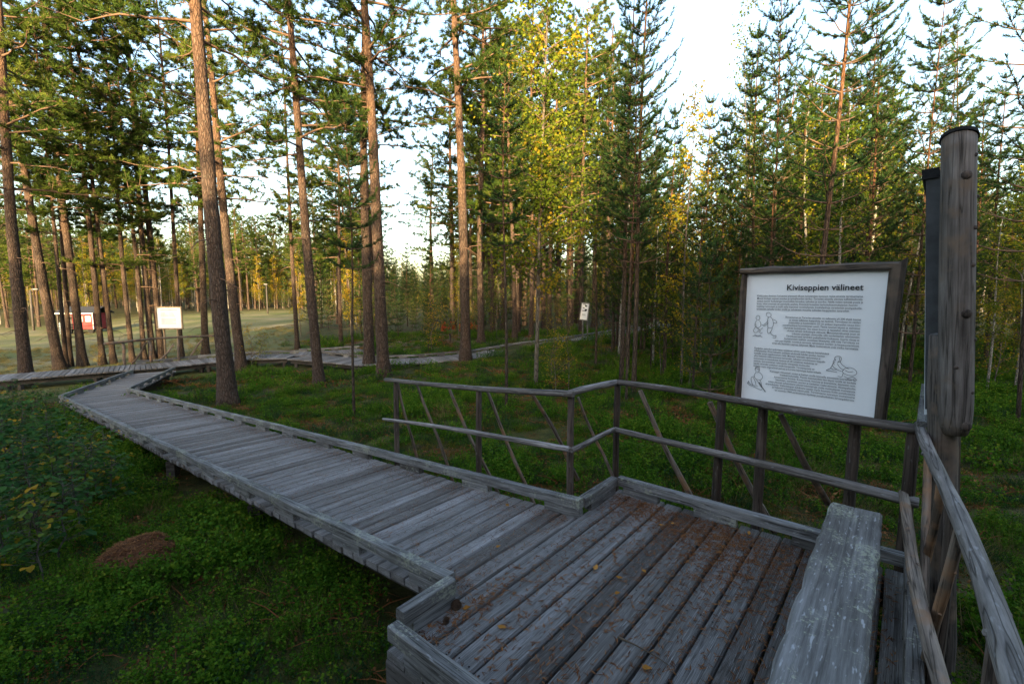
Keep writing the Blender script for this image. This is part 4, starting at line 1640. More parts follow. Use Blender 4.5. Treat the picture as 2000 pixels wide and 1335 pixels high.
# --- low leafy bushes
random.seed(3)
def bush(px, py, i, k, label, nm='birch_bush', group=None):
    p = gp(px, py)
    plant_tree(nm, BUSH[i], Vector((p.x, p.y, ground_z(p.x, p.y) - .02)), label, 'bush', group, None, None, k, k)
bush(492, 722, 0, .95, 'yellow-leaved birch bush beside the pine at the far walk')
bush(512, 716, 1, 1.0, 'reddish-green birch bush at the walk end behind the yellow one')
bush(385, 698, 1, .8, 'green bush under the sunlit white board')
bush(190, 716, 0, .55, 'low yellow bush at the foot of the pines by the red cabin')
GB = 'leafy birch bushes beyond the railing'
LB = 'knee-high yellow-flecked birch bush in the hollow beyond the railing'
for px, py, i, k in ((1085, 780, 0, .8), (1110, 770, 2, .7), (1078, 742, 0, .9), (1175, 700, 0, .7), (1290, 740, 2, .9), (1345, 760, 0, 1.0), (1385, 720, 0, 1.2), (1330, 700, 2, 1.2), (1420, 690, 2, 1.3), (930, 655, 0, 1.0), (1240, 680, 1, 1.2), (1940, 760, 0, 1.1), (1985, 700, 2, 1.3), (1960, 650, 0, 1.5)):
    bush(px, py, i, k, LB, group=GB)

random.seed(52)
def under(x, y, d, px):
    if random.random() < .5:
        return pick(x, y, YP, 4, 'pine_sapling', 'young pine sapling in the undergrowth beyond the distant walk', 'pine saplings beyond the walk', (.6, 1.2))
    return pick(x, y, BUSH, random.choice((0, 1, 2)), 'birch_bush', 'autumn birch bush in the undergrowth beyond the distant walk', 'birch bushes beyond the walk', (.8, 1.5))
fill(110, (560, 1500), (20, 46), under, .7)
# --- aspen saplings on the left beside the ramp
def sapling(h, n):
    st, lf = MB(), MB()
    pts = [(0, 0, -.05)]
    x = y = 0
    for k in range(1, 7):
        x += random.gauss(0, .02)
        y += random.gauss(0, .02)
        pts.append((x, y, h * k / 6))
    st.tube(pts, [.008 * (1 - .75 * k / 6) for k in range(7)], 5, False)
    for _ in range(n):
        t = random.uniform(.25, 1)
        c = trunk_at(pts, h * t)
        az = random.uniform(0, 6.283)
        L = random.uniform(.06, .22) * (1.25 - .6 * t)
        e = c + Vector((math.cos(az) * L, math.sin(az) * L, L * random.uniform(.1, .7)))
        st.tube([c, e], [.0028, .0014], 3, False)
        rnd = random.random() ** 1.4
        for j in range(random.choice((2, 3, 3))):
            o = e if j == 0 else c.lerp(e, random.uniform(.5, .95))
            d = Vector((math.cos(az + random.gauss(0, .9)), math.sin(az + random.gauss(0, .9)), random.uniform(-.6, .25))).normalized()
            s = random.uniform(.034, .062)
            side = d.cross(Vector((random.gauss(0, .35), random.gauss(0, .35), 1))).normalized()
            nn = side.cross(d).normalized()
            P = lambda a, b, q: o + d * (a * s) + side * (b * s) + nn * (q * s)
            vs = [P(0, 0, 0), P(.3, .42, .10), P(.65, .40, .06), P(1.02, 0, -.10), P(.65, -.40, .06), P(.3, -.42, .10), P(.45, 0, -.02)]
            lf.add(vs, [(0, 6, 1), (1, 6, 2), (2, 6, 3), (3, 6, 4), (4, 6, 5), (5, 6, 0)], min(1, rnd + random.uniform(-.1, .1)))
    return st.mesh('stem', M['grey_stem'], True), lf.mesh('foliage', M['aspen_leaf'])

random.seed(9)
SAP = [sapling(1.15, 72), sapling(.85, 60), sapling(1.4, 84), sapling(.6, 44)]
for px, py, i, k in ((12, 1120, 2, 1.0), (60, 1085, 0, 1.0), (105, 1010, 0, 1.0), (30, 985, 2, .9), (150, 1050, 1, 1.1), (85, 1160, 1, 1.0), (185, 985, 1, 1.0), (60, 930, 0, 1.0), (135, 945, 3, 1.2), (-30, 1040, 2, 1.0), (10, 880, 1, 1.2), (100, 880, 0, .9), (160, 905, 1, .9), (215, 1000, 3, 1.1), (-40, 920, 2, 1.0), (40, 1020, 1, 1.1), (120, 1100, 3, 1.2), (20, 1060, 0, 1.0), (80, 1040, 2, .8), (5, 940, 0, 1.1), (130, 990, 0, .9), (50, 870, 1, 1.1), (85, 960, 0, 1.0), (165, 1010, 3, 1.3), (0, 1160, 0, .9), (30, 835, 0, .9), (75, 825, 1, 1.0), (130, 850, 1, .9), (200, 950, 3, 1.1), (-20, 990, 0, 1.1)):
    p = gp(px, py)
    r = empty('aspen_sapling', (p.x, p.y, ground_z(p.x, p.y)), random.uniform(0, 6.28))
    tag(r, 'knee-high aspen sapling with round teal leaves in the thicket beside the anthill', 'sapling', 'aspen saplings beside the anthill')
    r.scale = (k, k, k)
    link('stem', SAP[i][0], r)
    link('foliage', SAP[i][1], r)

# ------------------------------------------------------------------ scattering by geometry nodes (uncountable cover only)
def scatter(name, pts, rots, scl, idx, sources, label):
    src = bpy.data.collections.new(name + '_sources')
    for i, me in enumerate(sources):
        o = bpy.data.objects.new('%s_%02d' % (name, i), me)
        src.objects.link(o)
    me = bpy.data.meshes.new(name)
    me.from_pydata([tuple(p) for p in pts], [], [])
    a = me.attributes.new('rot', 'FLOAT_VECTOR', 'POINT')
    a.data.foreach_set('vector', np.array(rots, dtype=np.float32).ravel())
    a = me.attributes.new('scl', 'FLOAT', 'POINT')
    a.data.foreach_set('value', np.array(scl, dtype=np.float32))
    a = me.attributes.new('idx', 'INT', 'POINT')
    a.data.foreach_set('value', np.array(idx, dtype=np.int32))
    o = link(name, me)
    ng = bpy.data.node_groups.new(name, 'GeometryNodeTree')
    ng.interface.new_socket('Geometry', in_out='INPUT', socket_type='NodeSocketGeometry')
    ng.interface.new_socket('Geometry', in_out='OUTPUT', socket_type='NodeSocketGeometry')
    n, l = ng.nodes, ng.links
    gi, go = n.new('NodeGroupInput'), n.new('NodeGroupOutput')
    m2p = n.new('GeometryNodeMeshToPoints')
    iop = n.new('GeometryNodeInstanceOnPoints')
    ci = n.new('GeometryNodeCollectionInfo')
    ci.inputs['Collection'].default_value = src
    ci.inputs['Separate Children'].default_value = True
    ci.inputs['Reset Children'].default_value = True
    def na(nm, t):
        q = n.new('GeometryNodeInputNamedAttribute')
        q.data_type = t
        q.inputs['Name'].default_value = nm
        return q.outputs[0]
    l.new(gi.outputs[0], m2p.inputs[0])
    l.new(m2p.outputs[0], iop.inputs['Points'])
    l.new(ci.outputs[0], iop.inputs['Instance'])
    iop.inputs['Pick Instance'].default_value = True
    l.new(na('idx', 'INT'), iop.inputs['Instance Index'])
    l.new(na('rot', 'FLOAT_VECTOR'), iop.inputs['Rotation'])
    l.new(na('scl', 'FLOAT'), iop.inputs['Scale'])
    l.new(iop.outputs[0], go.inputs[0])
    md = o.modifiers.new('scatter', 'NODES')
    md.node_group = ng
    tag(o, label, None, None, 'stuff')
    return o

def joined(meshes, mats):
    """one mesh of trunk + branches + crown for mass instancing"""
    mb = MB()
    me = bpy.data.meshes.new('joined')
    V, F, R, I = [], [], [], []
    for k, q in enumerate(meshes):
        o = len(V)
        V.extend([tuple(v.co) for v in q.vertices])
        F.extend([tuple(i + o for i in p.vertices) for p in q.polygons])
        r = np.empty(len(q.polygons), dtype=np.float32)
        q.attributes['rnd'].data.foreach_get('value', r)
        R.extend(r.tolist())
        I.extend([k] * len(q.polygons))
    me.from_pydata(V, [], F)
    a = me.attributes.new('rnd', 'FLOAT', 'FACE')
    a.data.foreach_set('value', np.array(R, dtype=np.float32))
    for q in meshes:
        me.materials.append(q.materials[0])
    me.polygons.foreach_set('material_index', np.array(I, dtype=np.int32))
    me.update()
    return me

random.seed(31)
JT = [joined(MP[3], 0), joined(MP[5], 0), joined(MP[2], 0), joined(YP[0], 0), joined(YP[1], 0), joined(BI[3], 0), joined(MP[1], 0)]
# distant wood: beyond everything that can be told apart
pts, rots, scl, idx = [], [], [], []
for _ in range(1700):
    px = random.uniform(-350, 2400)
    lo_d = 72 if px < 700 else 50
    if 760 < px < 890:
        lo_d = 110
    d = math.sqrt(random.uniform(lo_d ** 2, 135 ** 2))
    x, y = (px - CX) / FPX * d, d
    if field_mask(x, y) > .3:
        continue
    pts.append((x, y, ground_z(x, y, False) - .1))
    rots.append((0, 0, random.uniform(0, 6.28)))
    k = random.uniform(.7, 1.0) if px < 900 else random.uniform(.7, 1.0)
    if 740 < px < 910 or 1260 < px < 1450 or px > 1740:
        k *= .7
    scl.append(k)
    idx.append(random.choice((0, 1, 2, 3, 4, 5, 5)))
scatter('distant_forest', pts, rots, scl, idx, JT[:6], 'distant pine and birch wood closing the view')
pts2, rots2, scl2, idx2 = [], [], [], []
for _ in range(1500):
    px = random.uniform(-250, 2300)
    lo_d = 62 + max(0, 1 - abs(px - 350) / 400) * 22 if px < 700 else 42
    d = math.sqrt(random.uniform(lo_d ** 2, 115 ** 2))
    x, y = (px - CX) / FPX * d, d
    if field_mask(x, y) > .3:
        continue
    pts2.append((x, y, ground_z(x, y, False) - .05))
    rots2.append((0, 0, random.uniform(0, 6.28)))
    scl2.append(random.uniform(1.0, 2.2))
    idx2.append(random.choice((0, 1, 2, 3)))
scatter('distant_undergrowth', pts2, rots2, scl2, idx2, [joined(BUSH[0], 0), joined(BUSH[1], 0), joined(BUSH[2], 0), joined(YP[4], 0)], 'bushes and saplings along the foot of the distant wood')
# the wood behind the viewpoint, which keeps the low sun off the platform
pts, rots, scl, idx = [], [], [], []
def addb(x, y, i, k):
    pts.append((x, y, ground_z(x, y, False) - .1))
    rots.append((0, 0, random.uniform(0, 6.28)))
    scl.append(k)
    idx.append(i)
for _ in range(150):                        # thicket of young trees close behind
    x, y = random.uniform(-34, 30), random.uniform(-17, -5.5)
    addb(x, y, random.choice((3, 4)), random.uniform(.75, 1.0))
for row in range(5):                        # unseen dense young spruces, added to shut off the low sun
    for k in range(40):
        addb(-19 + k * .95 + random.uniform(-.3, .3), -5.2 - row * 1.5 + random.uniform(-.4, .4), 6, random.uniform(.8, 1.1))
for _ in range(32):                         # taller pines further back, with gaps the sun comes through
    x, y = random.uniform(-70, 75), random.uniform(-85, -15)
    addb(x, y, random.choice((0, 1, 2)), random.uniform(.8, 1.0))
for _ in range(16):
    x, y = random.uniform(-42, -6), random.uniform(-36, -16)
    addb(x, y, random.choice((0, 1, 2)), random.uniform(.8, 1.0))
for _ in range(16):
    x, y = random.uniform(8, 40), random.uniform(-40, -15)
    addb(x, y, random.choice((0, 1, 2)), random.uniform(.8, 1.0))
scatter('forest_behind', pts, rots, scl, idx, JT[:6] + [joined(SPR, 0)], 'pine wood behind the viewpoint with unseen spruces added to shade the platform')

# ------------------------------------------------------------------ ground cover
def berry_clump(n, R, hgt, key, lsize, up=.4):
    mb = MB()
    for s in range(n):
        a, r = random.uniform(0, 6.283), R * math.sqrt(random.random())
        bx, by = r * math.cos(a), r * math.sin(a)
        hh = hgt * random.uniform(.5, 1.1) * (1 - .35 * r / R)
        tip = Vector((bx + random.gauss(0, .03), by + random.gauss(0, .03), hh))
        base = Vector((bx, by, -.03))
        rb = random.random()
        mb.add([base + Vector((.0012, 0, 0)), base - Vector((.0012, 0, 0)), tip], [(0, 1, 2)], .1)
        for k in range(random.choice((6, 7, 8, 9))):
            t = random.uniform(.35, 1.0)
            o = base.lerp(tip, t)
            an = random.uniform(0, 6.283)
            d = Vector((math.cos(an), math.sin(an), random.uniform(-.2, .9)))
            leaf_quad(mb, o, d, lsize * random.uniform(.7, 1.25), min(1, max(0, .25 + .45 * t * rb + random.uniform(-.15, .3))))
    return mb.mesh('clump', M[key])

def spike_clump(n, R, hgt, key, width, lean_=.5):
    mb = MB()
    for s in range(n):
        a, r = random.uniform(0, 6.283), R * math.sqrt(random.random())
        b = Vector((r * math.cos(a), r * math.sin(a), -.02 - .35 * hgt * (r / R) ** 2))
        d = Vector((random.gauss(0, lean_), random.gauss(0, lean_), 1)).normalized()
        L = hgt * random.uniform(.5, 1.2)
        w = d.orthogonal().normalized() * width
        mb.add([b - w, b + w, b + d * L], [(0, 1, 2)], random.random())
    return mb.mesh('clump', M[key])

def twig_clump():
    mb = MB()
    for s in range(16):
        a, r = random.uniform(0, 6.283), .25 * math.sqrt(random.random())
        p = Vector((r * math.cos(a), r * math.sin(a), .01))
        an = random.uniform(0, 6.283)
        L = random.uniform(.05, .3)
        e = p + Vector((math.cos(an) * L, math.sin(an) * L, random.uniform(0, .09)))
        mb.tube([p, p.lerp(e, .5) + Vector((0, 0, .02)), e], [.004, .003, .001], 4, False)
    for s in range(26):
        a, r = random.uniform(0, 6.283), .25 * math.sqrt(random.random())
        leaf_quad(mb, Vector((r * math.cos(a), r * math.sin(a), random.uniform(.005, .05))), Vector((random.uniform(-1, 1), random.uniform(-1, 1), random.uniform(-.1, .3))), .035, random.random())
    return mb.mesh('clump', M['litter'])

random.seed(77)
CL = [berry_clump(34, .17, .18, 'berry_leaf', .018), berry_clump(38, .18, .27, 'berry_leaf', .021), berry_clump(24, .15, .11, 'berry_leaf', .015),
      spike_clump(170, .16, .13, 'crow_leaf', .004, .6), spike_clump(260, .17, .05, 'moss_leaf', .006, .8), spike_clump(90, .15, .22, 'grass_leaf', .003, .5),
      berry_clump(30, .17, .14, 'crow_leaf', .012), twig_clump()]
pts, rots, scl, idx = [], [], [], []
def cover(n, rmin, rmax, a0, a1, sc0, sc1):
    for _ in range(n):
        r = math.sqrt(random.uniform(rmin ** 2, rmax ** 2))
        a = RAD(random.uniform(a0, a1))
        x, y = r * math.sin(a), r * math.cos(a)
        f = field_mask(x, y)
        if f > .25 and random.random() < f * 1.2:
            continue
        if not deck_clear(x, y):
            continue
        if math.hypot((x - HILL.x) / .27, (y - HILL.y) / .22) < 1.0:
            continue
        nz = noise.noise(Vector((x * .35, y * .35, 2.0))) + .5 * noise.noise(Vector((x * 1.1, y * 1.1, 8.0)))
        right = x > 2.3 and y < 6 and random.random() < .45
        rv = random.random()
        side_dry = (x - RA.x) * E1.x + (y - RA.y) * E1.y > 1.6 and nz < -.18 + .5 * smooth(5.5, 8.5, y) * (1 - smooth(0, 4, x))
        if right:
            i = random.choice((4, 4, 2, 5, 4))
        elif side_dry:
            i = random.choice((4, 4, 2, 3, 4, 6, 0))
        elif nz > .18:
            i = random.choice((0, 1, 1, 0, 2, 6, 5))
        elif nz > -.05:
            i = random.choice((0, 2, 1, 6, 4))
        else:
            i = random.choice((3, 6, 4, 2, 0))
        pn = noise.noise(Vector((x * 1.7, y * 1.7, 15.0)))
        if pn < -.2 and random.random() < .7:
            if random.random() < .6:
                continue
            i = random.choice((7, 4, 7))
        elif random.random() < .035:
            i = 7
        pts.append((x, y, ground_z(x, y)))
        rots.append((random.gauss(0, .1), random.gauss(0, .1), random.uniform(0, 6.28)))
        scl.append(random.uniform(sc0, sc1) * (1 + .8 * pn) * (1 + .35 * noise.noise(Vector((x * .6, y * .6, 31.0)))))
        idx.append(i)
HILL = gp(275, 1105)
cover(6800, .8, 7.0, -75, 85, .65, 1.15)
cover(9000, 7.0, 14.0, -68, 68, .85, 1.35)
cover(9000, 14.0, 30.0, -60, 62, 1.2, 2.0)
cover(2500, 1.0, 9.0, 85, 285, .9, 1.4)
scatter('ground_cover', pts, rots, scl, idx, CL, 'low blueberry, crowberry and moss cover on the forest floor')

# field grass tufts
pts, rots, scl, idx = [], [], [], []
for _ in range(5200):
    r = math.sqrt(random.uniform(15 ** 2, 42 ** 2))
    a = RAD(random.uniform(-58, -12))
    x, y = r * math.sin(a), r * math.cos(a)
    if field_mask(x, y) < .5 or not deck_clear(x, y):
        continue
    if noise.noise(Vector((x * .2, y * .2, 1))) < -.05 and random.random() < .7:
        continue
    pts.append((x, y, ground_z(x, y)))
    rots.append((0, 0, random.uniform(0, 6.28)))
    scl.append(random.uniform(.5, 1.0))
    idx.append(0)
scatter('field_grass', pts, rots, scl, idx, [CL[5]], 'short dry grass of the mown field')

# ------------------------------------------------------------------ anthill
hl = Vector((HILL.x, HILL.y, ground_z(HILL.x, HILL.y)))
ah = empty('anthill', hl)
tag(ah, 'round brown anthill of pine needles in the blueberry shrubs below the ramp', 'anthill')
mb = MB()
vs, fs = [], []
nr, na_ = 9, 26
for i in range(nr + 1):
    r = i / nr
    for k in range(na_):
        a = 6.283 * k / na_
        nzv = noise.noise(Vector((math.cos(a) * r * 2.4, math.sin(a) * r * 2.4, 4)))
        vs.append((.37 * r * math.cos(a), .31 * r * math.sin(a), .20 * (1 - r ** 2.2) + .075 * nzv * (1.1 - r) - (.14 if i == nr else 0)))
for i in range(nr):
    for k in range(na_):
        k2 = (k + 1) % na_
        fs.append((i * na_ + k, (i + 1) * na_ + k, (i + 1) * na_ + k2, i * na_ + k2))
mb.add(vs, fs)
mb.build('mound', M['anthill'], ah, True)
mb = MB()
for _ in range(2600):
    a, r = random.uniform(0, 6.283), math.sqrt(random.random()) * 1.12
    p = Vector((.37 * r * math.cos(a), .31 * r * math.sin(a), .20 * max(-.1, 1 - r ** 2.2) + .006 + .075 * (1.1 - min(1, r)) * noise.noise(Vector((math.cos(a) * r * 2.4, math.sin(a) * r * 2.4, 4)))))
    an = random.uniform(0, 6.283)
    d = Vector((math.cos(an), math.sin(an), random.uniform(-.2, .35))).normalized() * random.uniform(.03, .075)
    w = Vector((-d.y, d.x, 0)).normalized() * .0022
    mb.add([p - w - d * .5, p + w - d * .5, p + w * .6 + d * .5, p - w * .6 + d * .5], [(0, 1, 2, 3)], random.random())
o = mb.build('needle_thatch', M['litter'], ah)
o['kind'] = 'stuff'

# ------------------------------------------------------------------ litter on the deck
random.seed(15)
mb = MB()
def needle(p, yaw, L, z):
    d = Vector((math.cos(yaw), math.sin(yaw), 0))
    bend = random.uniform(-.5, .5)
    d2 = Vector((math.cos(yaw + bend), math.sin(yaw + bend), 0))
    n1 = Vector((-d.y, d.x, 0)) * .0014
    a = Vector((p.x, p.y, z))
    b = a + d * L * .5
    c = b + d2 * L * .5
    b.z += random.uniform(0, .003)
    r = random.random()
    mb.add([a - n1, a + n1, b + n1, b - n1, c], [(0, 1, 2, 3), (3, 2, 4)], r)
def spill(n, uc, vc, us, vs_):
    for _ in range(n):
        u, v = random.gauss(uc, us), random.gauss(vc, vs_)
        if not (U0 + .05 < u < U1 - .04 and .03 < v < VR - .05):
            continue
        p = uv(u, v)
        y0 = random.uniform(0, 6.283)
        needle(p, y0, random.uniform(.03, .055), .0045)
        if random.random() < .6:
            needle(p, y0 + random.uniform(.15, .5), random.uniform(.03, .05), .0055)
for _ in range(2600):
    u, v = random.uniform(U0 + .05, U1 - .04), random.uniform(.05, VR - .05)
    p = uv(u, v)
    y0 = random.uniform(0, 6.283)
    needle(p, y0, random.uniform(.025, .05), .0045)
    needle(p, y0 + random.uniform(.15, .6), random.uniform(.025, .05), .005)
spill(1300, 1.64, .85, .14, .36)
spill(550, 1.72, .28, .11, .2)
spill(1000, 1.35, 1.05, .25, .25)
spill(230, .0, .10, .25, .06)
for _ in range(6500):                         # along the ramp
    s = random.random() ** 1.3 * 13.8
    t = random.random()
    if random.random() < .45:
        t = random.choice((random.uniform(.0, .12), random.uniform(.84, 1)))
    p = (RL0 + DOWN * s).lerp(RR0 + DOWN * s, .04 + .92 * t)
    k = 1 + s * .06
    needle(p, random.uniform(0, 6.283), random.uniform(.03, .055) * k, p.z + .006)
lit = mb.build('needle_litter', M['litter'])
tag(lit, 'rusty fallen pine needles strewn over the planks', None, None, 'stuff')

def leaf_mesh():
    mb = MB()
    vs = [(0, 0, .002), (.35, .33, .012), (.75, .26, .006), (1.05, 0, .014), (.75, -.26, .010), (.35, -.33, .004), (.5, 0, .001), (-.35, .03, .003), (-.35, -.03, .003)]
    vs = [(x * .036, y * .036, z * .6 + .004) for x, y, z in vs]
    mb.add(vs, [(0, 6, 1), (1, 6, 2), (2, 6, 3), (3, 6, 4), (4, 6, 5), (5, 6, 0), (7, 8, 0)], random.random())
    return mb.mesh('fallen_leaf', M['dead_leaf'])
LEAFME = [leaf_mesh() for _ in range(4)]
for px, py in ((968, 1070), (1161, 1115), (1218, 1131), (1200, 1160), (990, 1229), (1253, 1305), (904, 1190), (988, 985), (1298, 1027), (1427, 1028), (1461, 1045), (1426, 1174), (1310, 1022), (1255, 1113), (1690, 1082)):
    p = pz(px, py, .0)
    o = link('fallen_leaf', random.choice(LEAFME), None, (p.x, p.y, .003))
    o.rotation_euler = (random.gauss(0, .12), random.gauss(0, .12), random.uniform(0, 6.28))
    k = random.uniform(.9, 1.35)
    o.scale = (k, k, k)
    tag(o, 'small yellow fallen birch leaf lying on the platform planks', 'leaf', 'fallen leaves on the platform')

def cone(px, py, k, label):
    p = pz(px, py, 0)
    mb = MB()
    n = 11
    for i in range(n):
        t = i / (n - 1)
        r = .019 * math.sin(math.pi * (.18 + .74 * t)) * k
        z = .004 + t * .042 * k
        for j in range(8):
            a = 6.283 * j / 8 + i * .4
            c = Vector((math.cos(a) * r, math.sin(a) * r, z))
            o = Vector((math.cos(a), math.sin(a), .55))
            w = Vector((-math.sin(a), math.cos(a), 0)) * .006 * k
            mb.add([c * .6 + Vector((0, 0, z * .4)) - w * .6, c * .6 + Vector((0, 0, z * .4)) + w * .6, c + o * .007 * k + w, c + o * .007 * k - w], [(0, 1, 2, 3)])
    core = [(0, 0, .002), (0, 0, .02 * k), (0, 0, .046 * k)]
    mb.tube(core, [.006 * k, .014 * k, .004 * k], 7)
    o = mb.build('pine_cone', M['cone'])
    o.location = (p.x, p.y, .012)
    o.rotation_euler = (1.25, .1, random.uniform(0, 6.28))
    tag(o, label, 'cone')
cone(888, 1195, 1.15, 'open brown pine cone lying against the kerb of the platform')
cone(867, 1222, .7, 'small dark pine cone on the planks by the platform corner')
tw = empty('fallen_twig', pz(1207, 1243, .006))
tag(tw, 'thin dark twig lying across the platform planks', 'twig')
mb = MB()
a_, b_ = pz(1207, 1243, .006), pz(1312, 1302, .006)
loc0 = Vector(tw.location)
mb.tube([a_ - loc0, a_.lerp(b_, .35) - loc0 + Vector((0, 0, .01)), a_.lerp(b_, .7) - loc0 + Vector((.01, 0, .004)), b_ - loc0], [.006, .0035, .0025, .0012], 5)
mb.build('stick', M['twig'], tw, True)

# ------------------------------------------------------------------ white boards in the distance
def far_board(name, label, corners, feet, d, frame_key, marks, tilt=0.0):
    (tlx, tly), (trx, try_), (brx, bry), (blx, bly) = corners
    tl, tr, br_, bl = (pd(x, y, d) for x, y in corners)
    w = ((tr - tl).length + (br_ - bl).length) / 2
    h = ((tl - bl).length + (tr - br_).length) / 2
    base = pd((feet[0][0] + feet[1][0]) / 2, feet[0][1], d)
    ctr = (tl + tr + br_ + bl) / 4
    root = empty(name, (base.x, base.y, ground_z(base.x, base.y)))
    tag(root, label, 'sign')
    z0 = ctr.z - ground_z(base.x, base.y)
    dx = ctr.x - base.x
    mbp = MB()
    mbp.box((dx, 0, z0), (w, .02, h))
    pn = mbp.build('panel', M['panel'], root)
    t = .045
    for nm, c, s in (('frame_top', (dx, -.012, z0 + h / 2), (w + 2 * t, .05, t)), ('frame_bottom', (dx, -.012, z0 - h / 2), (w + 2 * t, .05, t)),
                     ('frame_side', (dx - w / 2 - t * .45, -.014, z0), (t, .05, h - t)), ('frame_side', (dx + w / 2 + t * .45, -.014, z0), (t, .05, h - t))):
        mbp = MB()
        mbp.box(c, s)
        mbp.build(nm, M[frame_key], root)
    for (fx, fy), sgn in zip(feet, (-1, 1)):
        f = pd(fx, fy + 6, d)
        pole(root, 'post', (f.x - base.x, .06, f.z - ground_z(base.x, base.y) - .1), (dx + sgn * w * .3, .05, z0 + h * .3), .04, .035, frame_key, bend=.01)
    mk = MB()
    for (a, b, ww, hh) in marks:
        mk.add([(dx - w / 2 + a * w, -.0135, z0 + h / 2 - b * h), (dx - w / 2 + (a + ww) * w, -.0135, z0 + h / 2 - b * h),
                (dx - w / 2 + (a + ww) * w, -.0135, z0 + h / 2 - (b + hh) * h), (dx - w / 2 + a * w, -.0135, z0 + h / 2 - (b + hh) * h)], [(0, 3, 2, 1)])
    mk.build('print', M['ink_soft'], pn)
    return root
lines = [(.15, .12, .70, .02)] + [(.16, .24 + .045 * k, .66 - .1 * (k % 3 == 2), .008) for k in range(5)] + [(.16, .55 + .045 * k, .60 - .12 * (k % 4 == 3), .008) for k in range(6)]
far_board('sunlit_board', 'white notice board lit by the sun behind the far pole railing', [(306, 601), (353, 598), (356, 640), (310, 643)], [(322, 697), (347, 697)], 18.4, 'fresh', lines)
r3 = far_board('narrow_board', 'narrow leaning white board with dark pictures on two thin legs by the distant walk', [(1125, 593), (1139, 592), (1144, 624), (1131, 626)], [(1137, 652), (1147, 651)], 24.5, 'kerb',
               [(.15, .05, .45, .05), (.45, .12, .35, .09), (.2, .26, .25, .05), (.5, .34, .35, .10), (.15, .44, .6, .04), (.2, .66, .5, .015), (.2, .71, .55, .015)])
r3.rotation_euler = (0, RAD(7), RAD(-18))

# ------------------------------------------------------------------ red cabin on wheels across the field
cd_ = 42.0
cb = pd(172, 648, cd_)
cz = ground_z(cb.x, cb.y)
cab = empty('red_cabin', (cb.x, cb.y, cz), RAD(4))
tag(cab, 'small red wooden cabin on wheels with white corners across the field', 'cabin')
def cpart(name, c, s, key, parent=None, rot=None):
    q = MB()
    q.box(c, s, rot)
    return q.build(name, M[key], parent or cab)
CWD, CDP, CH0, CH1 = 2.5, 1.9, .38, 1.75
# horizontal cladding boards
for i in range(10):
    zc = CH0 + (CH1 - CH0) * (i + .5) / 10
    cpart('cladding_board', (0, -CDP / 2, zc), (CWD, .03, (CH1 - CH0) / 10 - .012), 'red')
    cpart('cladding_board', (-CWD / 2, 0, zc), (.03, CDP - .05, (CH1 - CH0) / 10 - .012), 'red')
cpart('wall', (0, .02, (CH0 + CH1) / 2), (CWD - .06, CDP - .06, CH1 - CH0), 'red')
for x in (-CWD / 2, CWD / 2 - .0, -.32):
    cpart('corner_board', (x, -CDP / 2 - .02, (CH0 + CH1) / 2), (.05, .04, CH1 - CH0 + .02), 'white')
for x in (.22, .88):
    wf = cpart('window', (x, -CDP / 2 - .035, 1.28), (.42, .05, .48), 'white')
    cpart('pane', (x, -CDP / 2 - .063, 1.28), (.35, .01, .41), 'curtain', wf)
cpart('letter_box', (.1, -CDP / 2 - .05, .72), (.28, .05, .16), 'white')
cpart('door', (-.8, -CDP / 2 - .02, 1.0), (.72, .04, 1.3), 'dark_timber')
mb = MB()
ov = .25
vs = [(-CWD / 2 - ov - .25, -CDP / 2 - ov, CH1 - .02), (CWD / 2 + ov, -CDP / 2 - ov, CH1 - .02), (CWD / 2 + ov, 0, CH1 + .52), (-CWD / 2 - ov - .25, 0, CH1 + .52), (-CWD / 2 - ov - .25, CDP / 2 + ov, CH1 - .02), (CWD / 2 + ov, CDP / 2 + ov, CH1 - .02)]
vs += [(x, y, z + .07) for x, y, z in vs]
mb.add(vs, [(0, 3, 2, 1), (3, 4, 5, 2), (6, 7, 8, 9), (9, 8, 11, 10), (0, 1, 7, 6), (4, 10, 11, 5), (0, 6, 9, 3), (3, 9, 10, 4), (1, 2, 8, 7), (2, 5, 11, 8)])
rf = mb.build('roof', M['roof'], cab)
cpart('fascia', (-.125, -CDP / 2 - ov - .02, CH1 + .01), (CWD + 2 * ov + .25, .03, .07), 'white', rf)
for x in (-.9, .9):
    q = MB()
    q.tube([(x, -CDP / 2 + .1, .24), (x, -CDP / 2 + .28, .24)], .24, 14)
    q.build('wheel', M['felt'], cab)
cpart('chassis', (0, 0, .33), (CWD - .2, CDP - .4, .10), 'felt')
for x in (-CWD / 2 - .3,):
    cpart('porch_post', (x, -CDP / 2 - .1, 1.0), (.09, .09, 1.5), 'dark_timber')
# blue-grey picket barrier beside the cabin
gb = pd(128, 657, 40.5)
gate = empty('picket_barrier', (gb.x, gb.y, ground_z(gb.x, gb.y)), RAD(-20))
tag(gate, 'pale blue-grey board barrier at the end of the red cabin', 'barrier')
for k in range(4):
    q = MB()
    q.box((0, 0, .22 + .22 * k), (1.5, .04, .13))
    q.build('board', M['bluegrey'], gate)
for x in (-.7, .7):
    q = MB()
    q.box((x, .045, .5), (.09, .05, 1.05))
    q.build('post', M['bluegrey'], gate)

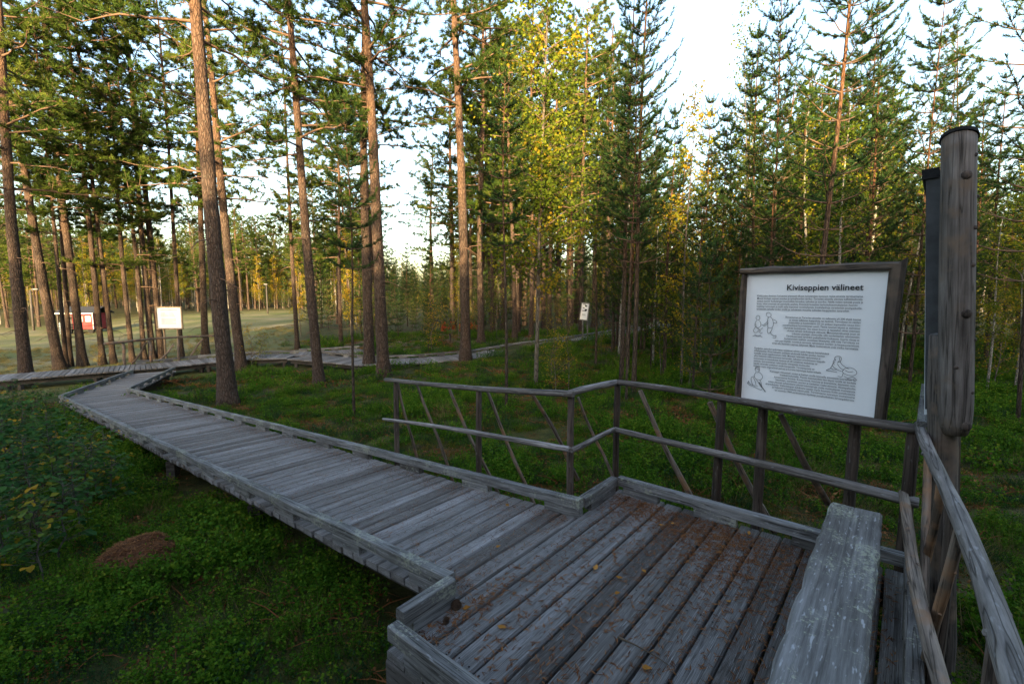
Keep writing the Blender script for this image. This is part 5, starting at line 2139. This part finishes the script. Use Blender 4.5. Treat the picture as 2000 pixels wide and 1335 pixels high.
# ------------------------------------------------------------------ lamp posts
def lamp_post(px_top, py_top, px_b, py_b, d, label, arm):
    base = pd(px_b, py_b, d)
    g = ground_z(base.x, base.y)
    top = pd(px_top, py_top, d)
    h = top.z - g
    root = empty('lamp_post', (base.x, base.y, g))
    tag(root, label, 'lamp')
    q = MB()
    q.tube([(0, 0, -.2), (0, 0, h * .5), (top.x - base.x, 0, h)], [.10, .085, .07], 10)
    q.build('pole', M['dark_timber'], root, True)
    q = MB()
    q.tube([(top.x - base.x, 0, h - .15), (top.x - base.x + arm * .3, 0, h + .05), (top.x - base.x + arm, 0, h + .06)], .03, 6)
    q.build('arm', M['steel'], root, True)
    q = MB()
    vs = [(arm * .9, -.09, -.02), (arm * .9 + .45, -.07, 0), (arm * .9 + .45, .07, 0), (arm * .9, .09, -.02), (arm * .9, -.06, .1), (arm * .9 + .42, -.04, .07), (arm * .9 + .42, .04, .07), (arm * .9, .06, .1)]
    vs = [(x + top.x - base.x, y, z + h + .03) for x, y, z in vs]
    q.add(vs, [(0, 3, 2, 1), (4, 5, 6, 7), (0, 1, 5, 4), (1, 2, 6, 5), (2, 3, 7, 6), (3, 0, 4, 7)])
    q.build('lamp_head', M['steel'], root)
lamp_post(59, 566, 67, 652, 44, 'grey lamp post left of the red cabin', .35)
lamp_post(520, 556, 523, 612, 60, 'pale lamp post across the field right of the thickest pine', -.3)

# ------------------------------------------------------------------ small things beyond the walk
for px, py, lab in ((845, 672, 'short dark stake at the sandy mound, the more slender one'), (879, 669, 'short dark stake at the sandy mound beside the lone pine')):
    b = gp(px, py)
    r = empty('marker_stake', (b.x, b.y, ground_z(b.x, b.y)))
    tag(r, lab, 'stake')
    k = .8 if 'slender' in lab else 1.0
    pole(r, 'stick', (0, 0, -.1), (0, 0, .42 * k), .06 * k, .05 * k, 'dark_timber', bend=.004, n=4)
    mbq = MB()
    mbq.box((0, 0, .43 * k), (.13 * k, .13 * k, .03), jit=.006)
    mbq.build('cap', M['felt'], r)
for px, py in ((868, 652), (888, 648), (925, 650), (905, 655), (872, 645)):
    b = gp(px, py)
    st, lf = MB(), MB()
    for k in range(7):
        x, y = random.gauss(0, .12), random.gauss(0, .12)
        hh = random.uniform(.35, .75)
        st.tube([(x, y, -.05), (x * 1.3, y * 1.3, hh)], [.006, .003], 3, False)
        for j in range(16):
            t = random.uniform(.3, 1)
            leaf_quad(lf, Vector((x * (1 + .3 * t), y * (1 + .3 * t), hh * t)), Vector((random.uniform(-1, 1), random.uniform(-1, 1), .3)), .09, random.random())
    r = empty('red_plant', (b.x, b.y, ground_z(b.x, b.y)))
    tag(r, 'red autumn willowherb plant on the sandy mound by the lone pine', 'plant', 'red plants on the mound')
    link('stem', st.mesh('stem', M['twig']), r)
    link('foliage', lf.mesh('foliage', M['red_leaf']), r)
